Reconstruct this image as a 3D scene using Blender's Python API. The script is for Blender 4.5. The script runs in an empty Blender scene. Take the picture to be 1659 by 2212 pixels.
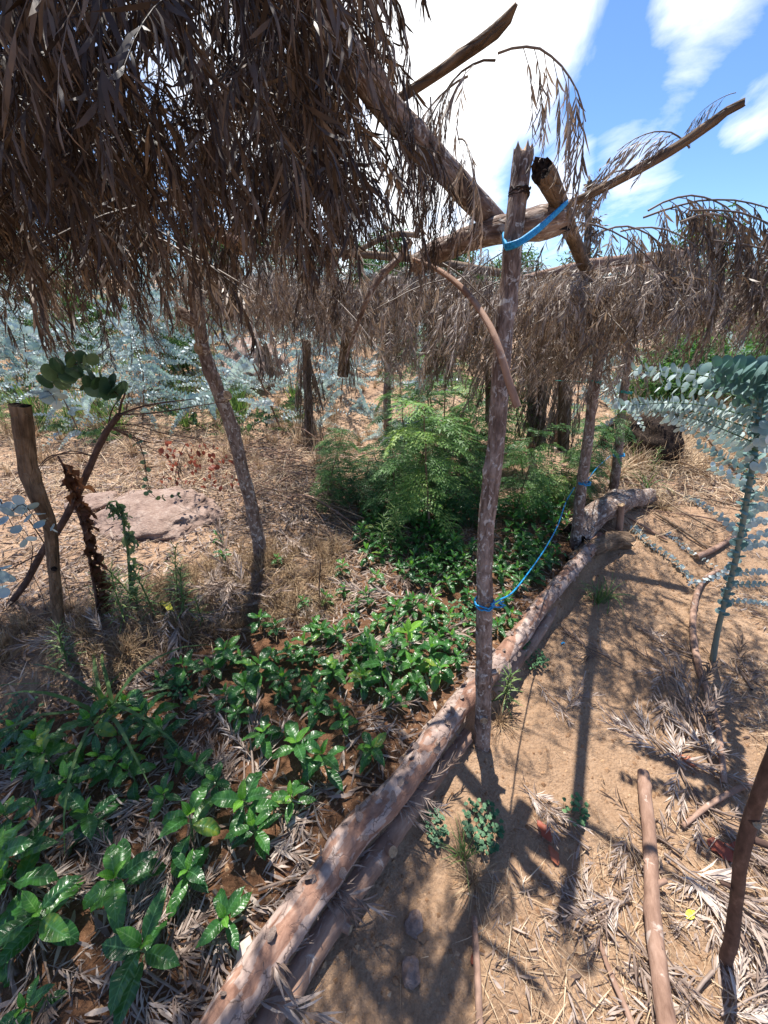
import bpy, math, random
import numpy as np
from mathutils import Vector, Matrix, noise

R = math.radians
C = bpy.context.scene.collection
SC = bpy.context.scene
# ------------------------------------------------------------------ camera
PITCH, FPX, CZ = R(29.0), 386.0, 1.6
cam_d = bpy.data.cameras.new('camera')
cam = bpy.data.objects.new('camera', cam_d); C.objects.link(cam)
cam.location = (0, 0, CZ); cam.rotation_euler = (R(90) - PITCH, 0, 0)
cam_d.sensor_fit = 'VERTICAL'; cam_d.sensor_height = 36; cam_d.lens = 36 * FPX / 1024
cam_d.clip_start = 0.02; cam_d.clip_end = 2000
SC.camera = cam
# ------------------------------------------------------------------ light
SUN_DIR = Vector((-0.2, 0.80, 2.1)).normalized()
SUN_EL = math.asin(SUN_DIR.z); SUN_AZ = math.atan2(SUN_DIR.x, SUN_DIR.y)
sd = bpy.data.lights.new('sun', 'SUN'); sd.energy = 5.0; sd.angle = R(0.55); sd.color = (1.0, 0.95, 0.87)
so = bpy.data.objects.new('sun', sd); C.objects.link(so)
so.rotation_euler = SUN_DIR.to_track_quat('Z', 'Y').to_euler(); so.location = (0, 0, 20)
SC.view_settings.view_transform = 'Standard'; SC.view_settings.look = 'None'
SC.view_settings.exposure = 0.93; SC.view_settings.gamma = 1
SC.cycles.max_bounces = 7; SC.cycles.diffuse_bounces = 4; SC.cycles.glossy_bounces = 2
SC.cycles.transmission_bounces = 4; SC.cycles.transparent_max_bounces = 6
SC.cycles.use_denoising = True; SC.cycles.sample_clamp_indirect = 6

def lk(nt, a, b): nt.links.new(a, b)
def nd(nt, t, **k):
    n = nt.nodes.new(t)
    for a, b in k.items():
        if a == 'inp':
            for i, v in b.items(): n.inputs[i].default_value = v
        else: setattr(n, a, b)
    return n
def ramp(nt, src, stops):
    r = nd(nt, 'ShaderNodeValToRGB'); e = r.color_ramp.elements
    while len(e) < len(stops): e.new(0.5)
    for el, (p, c) in zip(e, stops):
        el.position = p; el.color = (*c, 1) if len(c) == 3 else c
    lk(nt, src, r.inputs[0]); return r
def math_(nt, op, a, b=None, c=None, clamp=False):
    m = nd(nt, 'ShaderNodeMath', operation=op, use_clamp=clamp)
    for i, v in enumerate((a, b, c)):
        if v is None: continue
        if isinstance(v, (int, float)): m.inputs[i].default_value = v
        else: lk(nt, v, m.inputs[i])
    return m.outputs[0]
def mixc(nt, f, a, b, mode='MIX'):
    m = nd(nt, 'ShaderNodeMix', data_type='RGBA', blend_type=mode)
    for i, v in ((0, f), (6, a), (7, b)):
        if isinstance(v, (int, float)): m.inputs[i].default_value = v
        elif isinstance(v, tuple): m.inputs[i].default_value = (*v, 1)
        else: lk(nt, v, m.inputs[i])
    return m.outputs[2]

K = 768 / 1659
def ray(dx, dy):
    x = (dx * K - 384) / FPX; y = (512 - dy * K) / FPX
    c, s = math.cos(PITCH), math.sin(PITCH)
    return Vector((x, c + s * y, -s + c * y))

# ------------------------------------------------------------------ sky
W = bpy.data.worlds.new('World'); SC.world = W; W.use_nodes = True
nt = W.node_tree; nt.nodes.clear()
sky = nd(nt, 'ShaderNodeTexSky', sky_type='NISHITA', sun_disc=False, sun_elevation=SUN_EL, sun_rotation=SUN_AZ,
         altitude=900, air_density=1.0, dust_density=0.6, ozone_density=2.0)
tc = nd(nt, 'ShaderNodeTexCoord')
sep = nd(nt, 'ShaderNodeSeparateXYZ'); lk(nt, tc.outputs['Generated'], sep.inputs[0])
zz = math_(nt, 'ADD', math_(nt, 'MAXIMUM', sep.outputs[2], 0.0), 0.22)
cmb = nd(nt, 'ShaderNodeCombineXYZ')
lk(nt, math_(nt, 'DIVIDE', sep.outputs[0], zz), cmb.inputs[0])
lk(nt, math_(nt, 'DIVIDE', sep.outputs[1], zz), cmb.inputs[1])
mp = nd(nt, 'ShaderNodeMapping'); lk(nt, cmb.outputs[0], mp.inputs[0])
mp.inputs['Location'].default_value = (1.3, 0.4, 0); mp.inputs['Rotation'].default_value = (0, 0, R(30)); mp.inputs['Scale'].default_value = (1.5, 0.75, 1)
n1 = nd(nt, 'ShaderNodeTexNoise', inp={'Scale': 1.6, 'Detail': 9, 'Roughness': 0.6, 'Distortion': 0.5}); lk(nt, mp.outputs[0], n1.inputs[0])
def blob(dx, dy, lo, hi):
    d = ray(dx, dy).normalized()
    v = nd(nt, 'ShaderNodeVectorMath', operation='DOT_PRODUCT'); lk(nt, tc.outputs['Generated'], v.inputs[0]); v.inputs[1].default_value = d
    m = nd(nt, 'ShaderNodeMapRange', interpolation_type='SMOOTHSTEP'); lk(nt, v.outputs['Value'], m.inputs[0])
    m.inputs[1].default_value = math.cos(R(lo)); m.inputs[2].default_value = math.cos(R(hi)); return m.outputs[0]
bs = math_(nt, 'MULTIPLY', blob(820, 40, 30, 5), 0.28)
for a in ((1400, 270, 7, 1), (1450, 170, 6, 1), (1510, 60, 7, 1), (1120, 60, 12, 3), (1190, 340, 7, 1), (950, 340, 14, 3), (1635, 230, 4, 1)):
    bs = math_(nt, 'MAXIMUM', bs, math_(nt, 'MULTIPLY', blob(*a), 0.40))
f = math_(nt, 'ADD', n1.outputs[0], bs)
for a in ((1270, 230, 8, 1), (1330, 110, 6, 1), (1540, 350, 12, 3), (1630, 120, 10, 2), (1050, 420, 8, 1)):
    f = math_(nt, 'SUBTRACT', f, math_(nt, 'MULTIPLY', blob(*a), 0.17))
cr = ramp(nt, f, [(0.50, (0, 0, 0)), (0.62, (0.35, 0.35, 0.35)), (0.82, (1, 1, 1))])
skyc = mixc(nt, 1.0, sky.outputs[0], (0.72, 0.92, 1.18), 'MULTIPLY')
glow = blob(900, -250, 60, 5)
cc = mixc(nt, glow, (6.8, 7.1, 7.6), (9.8, 9.9, 10.1))
bg = nd(nt, 'ShaderNodeBackground'); bg.inputs[1].default_value = 0.092
lk(nt, mixc(nt, cr.outputs[0], skyc, cc), bg.inputs[0])
wo = nd(nt, 'ShaderNodeOutputWorld'); lk(nt, bg.outputs[0], wo.inputs[0])

# ------------------------------------------------------------------ noise and terrain
def _h(ix, iy, iz):
    n = (ix.astype(np.int64) * 374761393 + iy.astype(np.int64) * 668265263 + iz.astype(np.int64) * 2147483647) & 0xffffffff
    n = ((n ^ (n >> 13)) * 1274126177) & 0xffffffff
    n = n ^ (n >> 16)
    return (n & 0xffff) / 65535.0
def vn(x, y, z=0.0):
    x, y, z = np.broadcast_arrays(np.asarray(x, float), np.asarray(y, float), np.asarray(z, float))
    fx, fy, fz = np.floor(x), np.floor(y), np.floor(z)
    u, v, w = x - fx, y - fy, z - fz
    u = u * u * (3 - 2 * u); v = v * v * (3 - 2 * v); w = w * w * (3 - 2 * w)
    r = 0
    for a in (0, 1):
        for b in (0, 1):
            for c in (0, 1):
                r = r + _h(fx + a, fy + b, fz + c) * (u if a else 1 - u) * (v if b else 1 - v) * (w if c else 1 - w)
    return r * 2 - 1
def fbm(x, y, z=0.0, o=4):
    s, a, t = 0, 1, 0
    for i in range(o):
        k = 2 ** i; s = s + a * vn(x * k + 17 * i, y * k + 5 * i, z * k if not np.isscalar(z) else z * k + 3 * i); t += a; a *= 0.5
    return s / t
def sm(a, b, x):
    t = np.clip((x - a) / (b - a), 0, 1); return t * t * (3 - 2 * t)
def at(dx, dy, Y=None, Z=None):
    d = ray(dx, dy); t = Y / d.y if Y is not None else (Z - CZ) / d.z
    return Vector((0, 0, CZ)) + d * t

LOGPX = [(430, 2330), (483, 2212), (660, 1956), (770, 1801), (844, 1731), (929, 1616), (994, 1526), (1084, 1426), (1124, 1371), (1176, 1300), (1239, 1230), (1294, 1165)]
LOGP = [at(x, y, Z=0.03) for x, y in LOGPX]
LL = np.array([(p.x, p.y) for p in LOGP])
LL = np.vstack([LL[0] + (LL[0] - LL[2]) * 4, LL, LL[-1] + (LL[-1] - LL[-4]) * 3])
def logdist(x, y):
    x, y = np.broadcast_arrays(np.asarray(x, float), np.asarray(y, float))
    best = np.full(x.shape, 1e9); sg = np.zeros(x.shape)
    for a, b in zip(LL[:-1], LL[1:]):
        d = b - a; l2 = d @ d
        t = np.clip(((x - a[0]) * d[0] + (y - a[1]) * d[1]) / l2, 0, 1)
        px, py = x - a[0] - t * d[0], y - a[1] - t * d[1]
        q = np.hypot(px, py); s = px * d[1] - py * d[0]
        m = q < best; best = np.where(m, q, best); sg = np.where(m, np.sign(s), sg)
    return best * sg
def bankd(x, y):   # > 0 on the left bank behind the seedling bed
    return (y - 1.35) * 0.72 + (-x - 1.0) * 0.42 - 0.06 * np.sin(x * 5) + 0.0
def terrain(x, y):
    x = np.asarray(x, float); y = np.asarray(y, float)
    d = logdist(x, y)
    fade = 1 - sm(1.7, 2.9, y)
    h = -0.13 * sm(0.0, 0.085, d) * fade
    h = h + 0.03 * sm(0.5, 1.6, d) * fade
    left = sm(-0.4, -1.4, x) if False else np.clip((-x - 0.25) / 0.5, 0, 1)
    h = h + 0.11 * sm(0.0, 0.30, bankd(x, y)) * left
    h = h + 0.35 * sm(5, 9, y) * sm(8, -2, x) + 0.09 * np.maximum(y - 6, 0) * (1 - 0.5 * sm(2, 8, x)) * (y < 1e9)
    h = h - 0.06 * np.maximum(y - 30, 0)
    h = h + np.where(y > 120, 0, 0)
    near = 1 - sm(6, 14, np.hypot(x, y))
    h = h + 0.10 * np.exp(-(((x - 1.77) / .30) ** 2 + ((y - 2.78) / .26) ** 2))
    h = h + 0.018 * near * fbm(x * 3.1, y * 3.1, 9.3, 2)
    h = h + 0.022 * fbm(x * 1.7, y * 1.7, 3.3) + 0.012 * fbm(x * 6, y * 6, 1.7, 3) * near + 0.009 * fbm(x * 22, y * 22, 8.1, 3) * near
    h = h + 0.25 * fbm(x * 0.25, y * 0.25, 0.5, 2) * sm(7, 14, np.hypot(x, y))
    return h
def gz(x, y): return float(terrain(x, y))
def gp(dx, dy):
    d = ray(dx, dy); n = 400
    t = np.linspace(0.6, 1, n) if False else np.geomspace(0.9, 60, n)
    z = CZ + d.z * t - terrain(d.x * t, d.y * t)
    i = int(np.argmax(z < 0)) if (z < 0).any() else n - 1
    i = max(i, 1)
    a, b = z[i - 1], z[i]
    k = t[i - 1] + (t[i] - t[i - 1]) * (a / (a - b) if a != b else 0.5)
    x, y = d.x * k, d.y * k
    return Vector((x, y, gz(x, y)))

# ------------------------------------------------------------------ mesh assembly
class MB:
    def __init__(s): s.v = []; s.f = []; s.r = []; s.b = []; s.m = []; s.n = 0
    def add(s, v, f, rnd=0.5, bk=None, mi=0):
        v = np.asarray(v, np.float32); n = len(v)
        s.v.append(v)
        for ff in (f if isinstance(f, list) else [f]):
            if len(ff): s.f.append(np.asarray(ff, np.int32) + s.n); s.m.append(np.full(len(ff), mi, np.int32))
        s.r.append(np.broadcast_to(np.asarray(rnd, np.float32), (n,)))
        s.b.append(np.zeros((n, 3), np.float32) if bk is None else np.asarray(bk, np.float32))
        s.n += n; return s
    def inst(s, tv, tf, M, T, rnd, bk=None, mi=0):
        M = np.asarray(M, float); T = np.asarray(T, float); k = len(T)
        if k == 0: return s
        V = np.einsum('kij,nj->kni', M, tv) + T[:, None, :]; n = len(tv)
        F = []
        for ff in (tf if isinstance(tf, list) else [tf]):
            ff = np.asarray(ff); F.append((ff[None] + (np.arange(k) * n)[:, None, None]).reshape(-1, ff.shape[1]))
        s.add(V.reshape(-1, 3), F, np.repeat(np.asarray(rnd, np.float32) * np.ones(k, np.float32), n),
              None if bk is None else np.tile(bk, (k, 1)), mi)
        return s
    def mesh(s, name, mats, smooth=True):
        V = np.concatenate(s.v); me = bpy.data.meshes.new(name)
        me.vertices.add(len(V)); me.vertices.foreach_set('co', V.ravel())
        nl = sum(a.size for a in s.f); npoly = sum(len(a) for a in s.f)
        me.loops.add(nl); me.loops.foreach_set('vertex_index', np.concatenate([a.ravel() for a in s.f]))
        tot = np.concatenate([np.full(len(a), a.shape[1], np.int32) for a in s.f])
        st = np.concatenate([[0], np.cumsum(tot)[:-1]]).astype(np.int32)
        me.polygons.add(npoly); me.polygons.foreach_set('loop_start', st)
        me.polygons.foreach_set('material_index', np.concatenate(s.m))
        me.polygons.foreach_set('use_smooth', np.full(npoly, smooth))
        a = me.attributes.new('rnd', 'FLOAT', 'POINT'); a.data.foreach_set('value', np.concatenate(s.r).astype(np.float32))
        a = me.attributes.new('bk', 'FLOAT_VECTOR', 'POINT'); a.data.foreach_set('vector', np.concatenate(s.b).ravel())
        me.update(calc_edges=True); me.validate()
        for m in (mats if isinstance(mats, (list, tuple)) else [mats]): me.materials.append(m)
        return me
    def obj(s, name, mats, parent=None, smooth=True):
        o = bpy.data.objects.new(name, s.mesh(name, mats, smooth)); C.objects.link(o)
        if parent is not None: o.parent = parent
        return o
def tag(o, label=None, cat=None, group=None, kind=None):
    if label: o['label'] = label
    if cat: o['category'] = cat
    if group: o['group'] = group
    if kind: o['kind'] = kind
    return o
def empty(name, loc=(0, 0, 0), rz=0.0):
    o = bpy.data.objects.new(name, None); C.objects.link(o); o.location = loc; o.rotation_euler = (0, 0, rz); o.empty_display_size = 0.05
    return o
def dup(root, label=None, group=None):
    r = root.copy(); C.objects.link(r)
    for ch in list(root.children):
        c = ch.copy(); C.objects.link(c); c.parent = r
    if label: r['label'] = label
    if group: r['group'] = group
    return r

def catmull(P, R_, step):
    P = [np.array(p, float) for p in P]; n = len(P)
    out, rad = [], []
    for i in range(n - 1):
        p0 = P[i - 1] if i else 2 * P[0] - P[1]; p3 = P[i + 2] if i + 2 < n else 2 * P[-1] - P[-2]
        p1, p2 = P[i], P[i + 1]; k = max(1, int(np.linalg.norm(p2 - p1) / step))
        for j in range(k):
            t = j / k
            out.append(0.5 * (2 * p1 + (p2 - p0) * t + (2 * p0 - 5 * p1 + 4 * p2 - p3) * t * t + (3 * p1 - p0 - 3 * p2 + p3) * t ** 3))
            rad.append(R_[i] + (R_[i + 1] - R_[i]) * t)
    out.append(P[-1]); rad.append(R_[-1])
    return np.array(out), np.array(rad)
def tube(mb, pts, radii, sides=12, step=0.03, amp=0.06, fs=14, seed=0, cap=True, jag=0.0, mi=0, capmi=None, knots=0, plates=0.0, rnd=0.5):
    if np.isscalar(radii): radii = [radii] * len(pts)
    P, Rr = catmull(pts, radii, step); n = len(P)
    T = np.gradient(P, axis=0); T /= np.linalg.norm(T, axis=1)[:, None] + 1e-12
    up = np.array((0, 0, 1.0)) if abs(T[0][2]) < 0.9 else np.array((0, 1.0, 0))
    A = np.cross(T[0], up); A /= np.linalg.norm(A); As = []
    for t in T:
        A = A - t * (A @ t); A /= np.linalg.norm(A); As.append(A.copy())
    As = np.array(As); Bs = np.cross(T, As)
    L = np.concatenate([[0], np.cumsum(np.linalg.norm(np.diff(P, axis=0), axis=1))])
    th = np.arange(sides) * 2 * np.pi / sides
    ct, st = np.cos(th)[None], np.sin(th)[None]
    rm = float(Rr.mean()); s1 = seed * 7.31
    nx, ny, nz = ct * rm * fs + s1, st * rm * fs + s1 * .5, (L[:, None]) * fs * 0.45 + s1
    r = Rr[:, None] * (1 + amp * fbm(nx, ny, nz, 4) * 1.6)
    rng = random.Random(seed)
    for _ in range(knots):
        kl, ka = rng.uniform(0, L[-1]), rng.uniform(0, 6.28)
        dd = ((L[:, None] - kl) / (rm * 0.8)) ** 2 + ((np.angle(np.exp(1j * (th[None] - ka)))) / 0.55) ** 2
        r = r + Rr[:, None] * 0.3 * np.exp(-dd)
    if plates:
        q = fbm(nx * 1.5, ny * 1.5, nz * 1.2, 3) + 0.25 * vn(nx * 7, ny * 7, nz * 5)
        pl = sm(-0.02, 0.035, q) + sm(0.28, 0.31, q)
        r = r + plates * pl; rndv = (0.5 * pl).ravel()
    else: rndv = np.full(n * sides, rnd)
    V = P[:, None] + As[:, None] * (ct * r)[..., None] + Bs[:, None] * (st * r)[..., None]
    if jag:
        k = min(3, n - 1)
        V[-1] += T[-1] * (jag * vn(ct * 3.3 + s1, st * 3.3, s1))[0][:, None] * 1.0
        V[0] -= T[0] * (jag * vn(ct * 2.3 + s1, st * 2.3, s1 + 4))[0][:, None] * 0.6
    i = np.arange(n - 1)[:, None] * sides; j = np.arange(sides)[None]; j2 = (j + 1) % sides
    F = np.stack([i + j, i + j2, i + sides + j2, i + sides + j], -1).reshape(-1, 4)
    bk = np.stack([ct * rm + 0 * r + seed, st * rm + 0 * r, L[:, None] + 0 * r], -1).reshape(-1, 3)
    mb.add(V.reshape(-1, 3), F, rndv, bk, mi)
    if cap:
        cm = mi if capmi is None else capmi
        for e, sgn in ((0, -1), (n - 1, 1)):
            ring = V[e]; c = ring.mean(0); q = np.vstack([ring, c + (ring - c) * 0.55 + T[e] * sgn * -0.004, [c]])
            a = np.arange(sides); b = (a + 1) % sides
            if sgn > 0: f4, f3 = np.stack([a, b, b + sides, a + sides], 1), np.stack([a + sides, b + sides, a * 0 + 2 * sides], 1)
            else: f4, f3 = np.stack([b, a, a + sides, b + sides], 1), np.stack([b + sides, a + sides, a * 0 + 2 * sides], 1)
            rr = np.concatenate([np.full(sides, 1.0), np.full(sides, .55), [0.0]])
            mb.add(q, [f4, f3], rr, q * 1.0, cm)
    return P, L

# leaf templates -------------------------------------------------------
def lance(w=0.09, curl=0.25, twist=0.5):     # along +Y, unit length
    rows = [(0, .22), (.3, 1), (.68, .78)]
    v, b = [], []
    for t, k in rows:
        a = twist * t; z = -curl * t * t
        for s in (-1, 1):
            v.append((s * w * k * .5 * math.cos(a), t, z + s * w * k * .5 * math.sin(a))); b.append((s, t, 0))
    v.append((0, 1, -curl)); b.append((0, 1, 0))
    return np.array(v), [np.array([(0, 1, 3, 2), (2, 3, 5, 4)]), np.array([(4, 5, 6)])], np.array(b)
LANCES = [lance(.115, .3, .8), lance(.09, .6, -1.1), lance(.12, -.2, 1.5), lance(.08, .8, .4)]
def disc(n=8, dome=0.1):
    v = [(0, .5, dome)] + [(.5 * math.sin(a), .5 - .5 * math.cos(a), 0) for a in [2 * math.pi * i / n for i in range(n)]]
    f = [(0, 1 + i, 1 + (i + 1) % n) for i in range(n)]
    b = [(0, .5, 0)] + [(math.sin(a), .5 - .5 * math.cos(a), 0) for a in [2 * math.pi * i / n for i in range(n)]]
    return np.array(v), np.array(f), np.array(b)
def broad(w=0.38, droop=0.7, rows=15, cols=7, ribs=8, amp=0.018, wave=0.03, seed=0, fold=0.22):
    v, b = [], []; y = z = 0.0; a = 0.25
    us = np.linspace(-1, 1, cols)
    for i in range(rows):
        t = i / (rows - 1)
        if i:
            a = 0.25 - droop * t ** 1.3; y += math.cos(a) / (rows - 1); z += math.sin(a) / (rows - 1)
        wd = w * .5 * (math.sin(math.pi * t ** .88) ** .8 * (1 - .25 * t ** 6) + .02)
        if t > .9: wd *= .75
        for u in us:
            rz = fold * abs(u) * wd + amp * math.cos(2 * math.pi * (t * ribs - abs(u) * .9)) * min(1, abs(u) * 2.5) * (1 if .06 < t < .96 else 0)
            rz += wave * abs(u) ** 2 * math.sin(t * 13 + seed + (1.7 if u > 0 else 0)) * (math.sin(math.pi * t))
            v.append((u * wd, y - math.sin(a) * rz, z + math.cos(a) * rz)); b.append((u, t, 0))
    f = [(i * cols + j, i * cols + j + 1, (i + 1) * cols + j + 1, (i + 1) * cols + j) for i in range(rows - 1) for j in range(cols - 1)]
    return np.array(v), np.array(f), np.array(b)
def basis(d, up=(0, 0, 1), s=1.0, roll=0.0):
    """matrix whose +Y column is d, +Z as near as can be to up"""
    d = np.array(d, float); d /= np.linalg.norm(d) + 1e-9; up = np.array(up, float)
    x = np.cross(d, up); l = np.linalg.norm(x)
    x = x / l if l > 1e-4 else np.array((1.0, 0, 0)); z = np.cross(x, d)
    if roll:
        c, s_ = math.cos(roll), math.sin(roll); x, z = x * c + z * s_, z * c - x * s_
    return np.stack([x, d, z], 1) * s
def bases(D, s, roll=None, up=(0, 0, 1)):
    D = np.asarray(D, float); D = D / (np.linalg.norm(D, axis=1)[:, None] + 1e-9)
    U = np.broadcast_to(np.asarray(up, float), D.shape); X = np.cross(D, U); l = np.linalg.norm(X, axis=1)[:, None]
    X = np.where(l > 1e-3, X / (l + 1e-9), np.array((1.0, 0, 0))); Z = np.cross(X, D)
    if roll is not None:
        c, q = np.cos(roll)[:, None], np.sin(roll)[:, None]; X, Z = X * c + Z * q, Z * c - X * q
    return np.stack([X, D, Z], 2) * np.asarray(s)[:, None, None] if not np.isscalar(s) else np.stack([X, D, Z], 2) * s

# ------------------------------------------------------------------ materials
def material(name, fn):
    m = bpy.data.materials.new(name); m.use_nodes = True; t = m.node_tree; t.nodes.clear()
    o = nd(t, 'ShaderNodeOutputMaterial'); lk(t, fn(t), o.inputs[0]); return m
def princ(t, col, rough=0.8, spec=0.3, bump=None, bd=0.004, bs=0.6, coat=0):
    p = nd(t, 'ShaderNodeBsdfPrincipled')
    if isinstance(col, tuple): p.inputs['Base Color'].default_value = (*col, 1)
    else: lk(t, col, p.inputs['Base Color'])
    if isinstance(rough, (int, float)): p.inputs['Roughness'].default_value = rough
    else: lk(t, rough, p.inputs['Roughness'])
    p.inputs['Specular IOR Level'].default_value = spec; p.inputs['Coat Weight'].default_value = coat
    if bump is not None:
        b = nd(t, 'ShaderNodeBump'); b.inputs['Distance'].default_value = bd; b.inputs['Strength'].default_value = bs
        lk(t, bump, b.inputs['Height']); lk(t, b.outputs[0], p.inputs['Normal'])
    return p.outputs[0]
def attr(t, n, out='Vector'): return nd(t, 'ShaderNodeAttribute', attribute_name=n).outputs[out]
def noise_(t, vec, scale, detail=4, rough=.55, dist=0, sc=None):
    if sc is not None:
        m = nd(t, 'ShaderNodeMapping'); lk(t, vec, m.inputs[0]); m.inputs['Scale'].default_value = sc; vec = m.outputs[0]
    n = nd(t, 'ShaderNodeTexNoise', inp={'Scale': scale, 'Detail': detail, 'Roughness': rough, 'Distortion': dist}); lk(t, vec, n.inputs[0]); return n.outputs[0]
def leafmat(name, stops, trans=0.3, rough=0.6, spec=0.3, tint=(1, 1, 1), veins=None, coat=0, objrand=0.35):
    def fn(t):
        r = attr(t, 'rnd', 'Fac'); oi = nd(t, 'ShaderNodeObjectInfo').outputs['Random']
        v = math_(t, 'FRACT', math_(t, 'ADD', r, math_(t, 'MULTIPLY', oi, 1.0))) if objrand >= 1 else math_(t, 'ADD', math_(t, 'MULTIPLY', r, 1 - objrand), math_(t, 'MULTIPLY', oi, objrand))
        n = noise_(t, nd(t, 'ShaderNodeTexCoord').outputs['Object'], 60, 2)
        v = math_(t, 'ADD', v, math_(t, 'MULTIPLY', math_(t, 'SUBTRACT', n, .5), .35))
        c = ramp(t, v, stops).outputs[0]; bump = None
        if veins:
            s = nd(t, 'ShaderNodeSeparateXYZ'); lk(t, attr(t, 'bk'), s.inputs[0])
            au = math_(t, 'ABSOLUTE', s.outputs[0])
            mid = math_(t, 'SUBTRACT', 1.0, math_(t, 'MULTIPLY', au, 9.0), clamp=True)
            ph = math_(t, 'MULTIPLY', math_(t, 'SUBTRACT', math_(t, 'MULTIPLY', s.outputs[1], 8.0), math_(t, 'MULTIPLY', au, .9)), 6.2832)
            vn_ = math_(t, 'POWER', math_(t, 'ADD', math_(t, 'MULTIPLY', math_(t, 'COSINE', ph), -.5), .5), 6.0)
            c = mixc(t, math_(t, 'MULTIPLY', mid, .75), c, veins)
            c = mixc(t, math_(t, 'MULTIPLY', vn_, .28), c, veins)
            bump = math_(t, 'SUBTRACT', noise_(t, nd(t, 'ShaderNodeTexCoord').outputs['Object'], 120, 2), math_(t, 'MULTIPLY', vn_, 1.0))
        p = princ(t, c, rough, spec, bump, .0015, .5, coat)
        if not trans: return p
        tr = nd(t, 'ShaderNodeBsdfTranslucent'); lk(t, mixc(t, 1.0, c, tint, 'MULTIPLY'), tr.inputs[0])
        mx = nd(t, 'ShaderNodeMixShader'); mx.inputs[0].default_value = trans; lk(t, p, mx.inputs[1]); lk(t, tr.outputs[0], mx.inputs[2])
        return mx.outputs[0]
    return material(name, fn)
def barkmat(name, stops, lichen=None, lich_lo=.56, scale=38, bd=.006, stretch=.35, rough=.85, cracks=True):
    def fn(t):
        v = attr(t, 'bk')
        n1 = noise_(t, v, scale, 6, .65, .3, (1, 1, stretch)); n2 = noise_(t, v, scale * .28, 3, .5, .2, (1, 1, .6))
        x = math_(t, 'ADD', math_(t, 'MULTIPLY', n1, .65), math_(t, 'MULTIPLY', n2, .35))
        c = ramp(t, x, stops).outputs[0]
        if lichen:
            n3 = noise_(t, v, scale * .75, 5, .6, .8, (1, 1, .8))
            m = ramp(t, n3, [(lich_lo, (0, 0, 0)), (lich_lo + .07, (1, 1, 1))]).outputs[0]
            c = mixc(t, math_(t, 'MULTIPLY', m, .8), c, lichen)
        h = n1
        if cracks:
            vo = nd(t, 'ShaderNodeTexVoronoi', feature='DISTANCE_TO_EDGE', inp={'Scale': scale * .8})
            mpp = nd(t, 'ShaderNodeMapping'); lk(t, v, mpp.inputs[0]); mpp.inputs['Scale'].default_value = (1, 1, .28); lk(t, mpp.outputs[0], vo.inputs[0])
            h = math_(t, 'ADD', n1, math_(t, 'MULTIPLY', math_(t, 'MINIMUM', vo.outputs[0], .12), 4.0))
        return princ(t, c, rough, .2, h, bd, .8)
    return material(name, fn)
M = {}
M['bark_grey'] = barkmat('mottled_grey_bark', [(.32, (.045, .028, .022)), (.46, (.16, .108, .085)), (.62, (.33, .255, .215)), (.8, (.46, .38, .33))], (.52, .48, .44), .55, 64)
M['bark_brown'] = barkmat('ridged_brown_bark', [(.32, (.035, .022, .014)), (.5, (.15, .10, .065)), (.7, (.32, .23, .155))], (.38, .35, .29), .66, 60, .009, .16)
M['bark_pink'] = barkmat('pink_brown_smooth_bark', [(.3, (.12, .065, .045)), (.48, (.26, .16, .115)), (.6, (.36, .235, .175)), (.75, (.50, .37, .30))], (.5, .42, .36), .60, 30, .005, .4, cracks=False)
M['bark_dark'] = barkmat('dark_twig_bark', [(.3, (.03, .018, .015)), (.55, (.11, .065, .05)), (.75, (.22, .15, .12))], None, .6, 70, .003, .3, cracks=False)
M['pole'] = barkmat('weathered_pole_bark', [(.3, (.09, .06, .04)), (.5, (.22, .155, .105)), (.72, (.36, .27, .19))], (.42, .36, .28), .68, 30, .003, .2, cracks=False)
def logf(t):
    v = attr(t, 'bk'); pl = attr(t, 'rnd', 'Fac')
    n1 = noise_(t, v, 30, 6, .65, .4, (1, 1, .5)); n2 = noise_(t, v, 7, 3)
    inner = ramp(t, n1, [(.3, (.15, .072, .048)), (.55, (.29, .165, .115)), (.75, (.42, .28, .21))]).outputs[0]
    outer = ramp(t, math_(t, 'ADD', math_(t, 'MULTIPLY', n1, .7), math_(t, 'MULTIPLY', n2, .3)), [(.3, (.12, .075, .06)), (.5, (.34, .25, .21)), (.7, (.52, .42, .36))]).outputs[0]
    f = ramp(t, math_(t, 'ADD', pl, math_(t, 'MULTIPLY', math_(t, 'SUBTRACT', n1, .5), .5)), [(.06, (0, 0, 0)), (.20, (1, 1, 1))]).outputs[0]
    nv = nd(t, 'ShaderNodeTexNoise', inp={'Scale': 40, 'Detail': 4}); lk(t, v, nv.inputs[0])
    wv = nd(t, 'ShaderNodeVectorMath', operation='MULTIPLY_ADD'); lk(t, nv.outputs['Color'], wv.inputs[0]); wv.inputs[1].default_value = (.05, .05, .05); lk(t, v, wv.inputs[2])
    vo = nd(t, 'ShaderNodeTexVoronoi', feature='DISTANCE_TO_EDGE', inp={'Scale': 15}); lk(t, wv.outputs[0], vo.inputs[0])
    crk = ramp(t, vo.outputs[0], [(0, (1, 1, 1)), (.035, (0, 0, 0))]).outputs[0]; crk = math_(t, 'MULTIPLY', crk, .75)
    outer = mixc(t, crk, outer, (.06, .035, .025))
    return princ(t, mixc(t, f, inner, outer), .8, .25, math_(t, 'ADD', n1, math_(t, 'MULTIPLY', math_(t, 'MINIMUM', vo.outputs[0], .06), 5.0)), .005, .8)
M['log'] = material('peeling_log_bark', logf)
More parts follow.
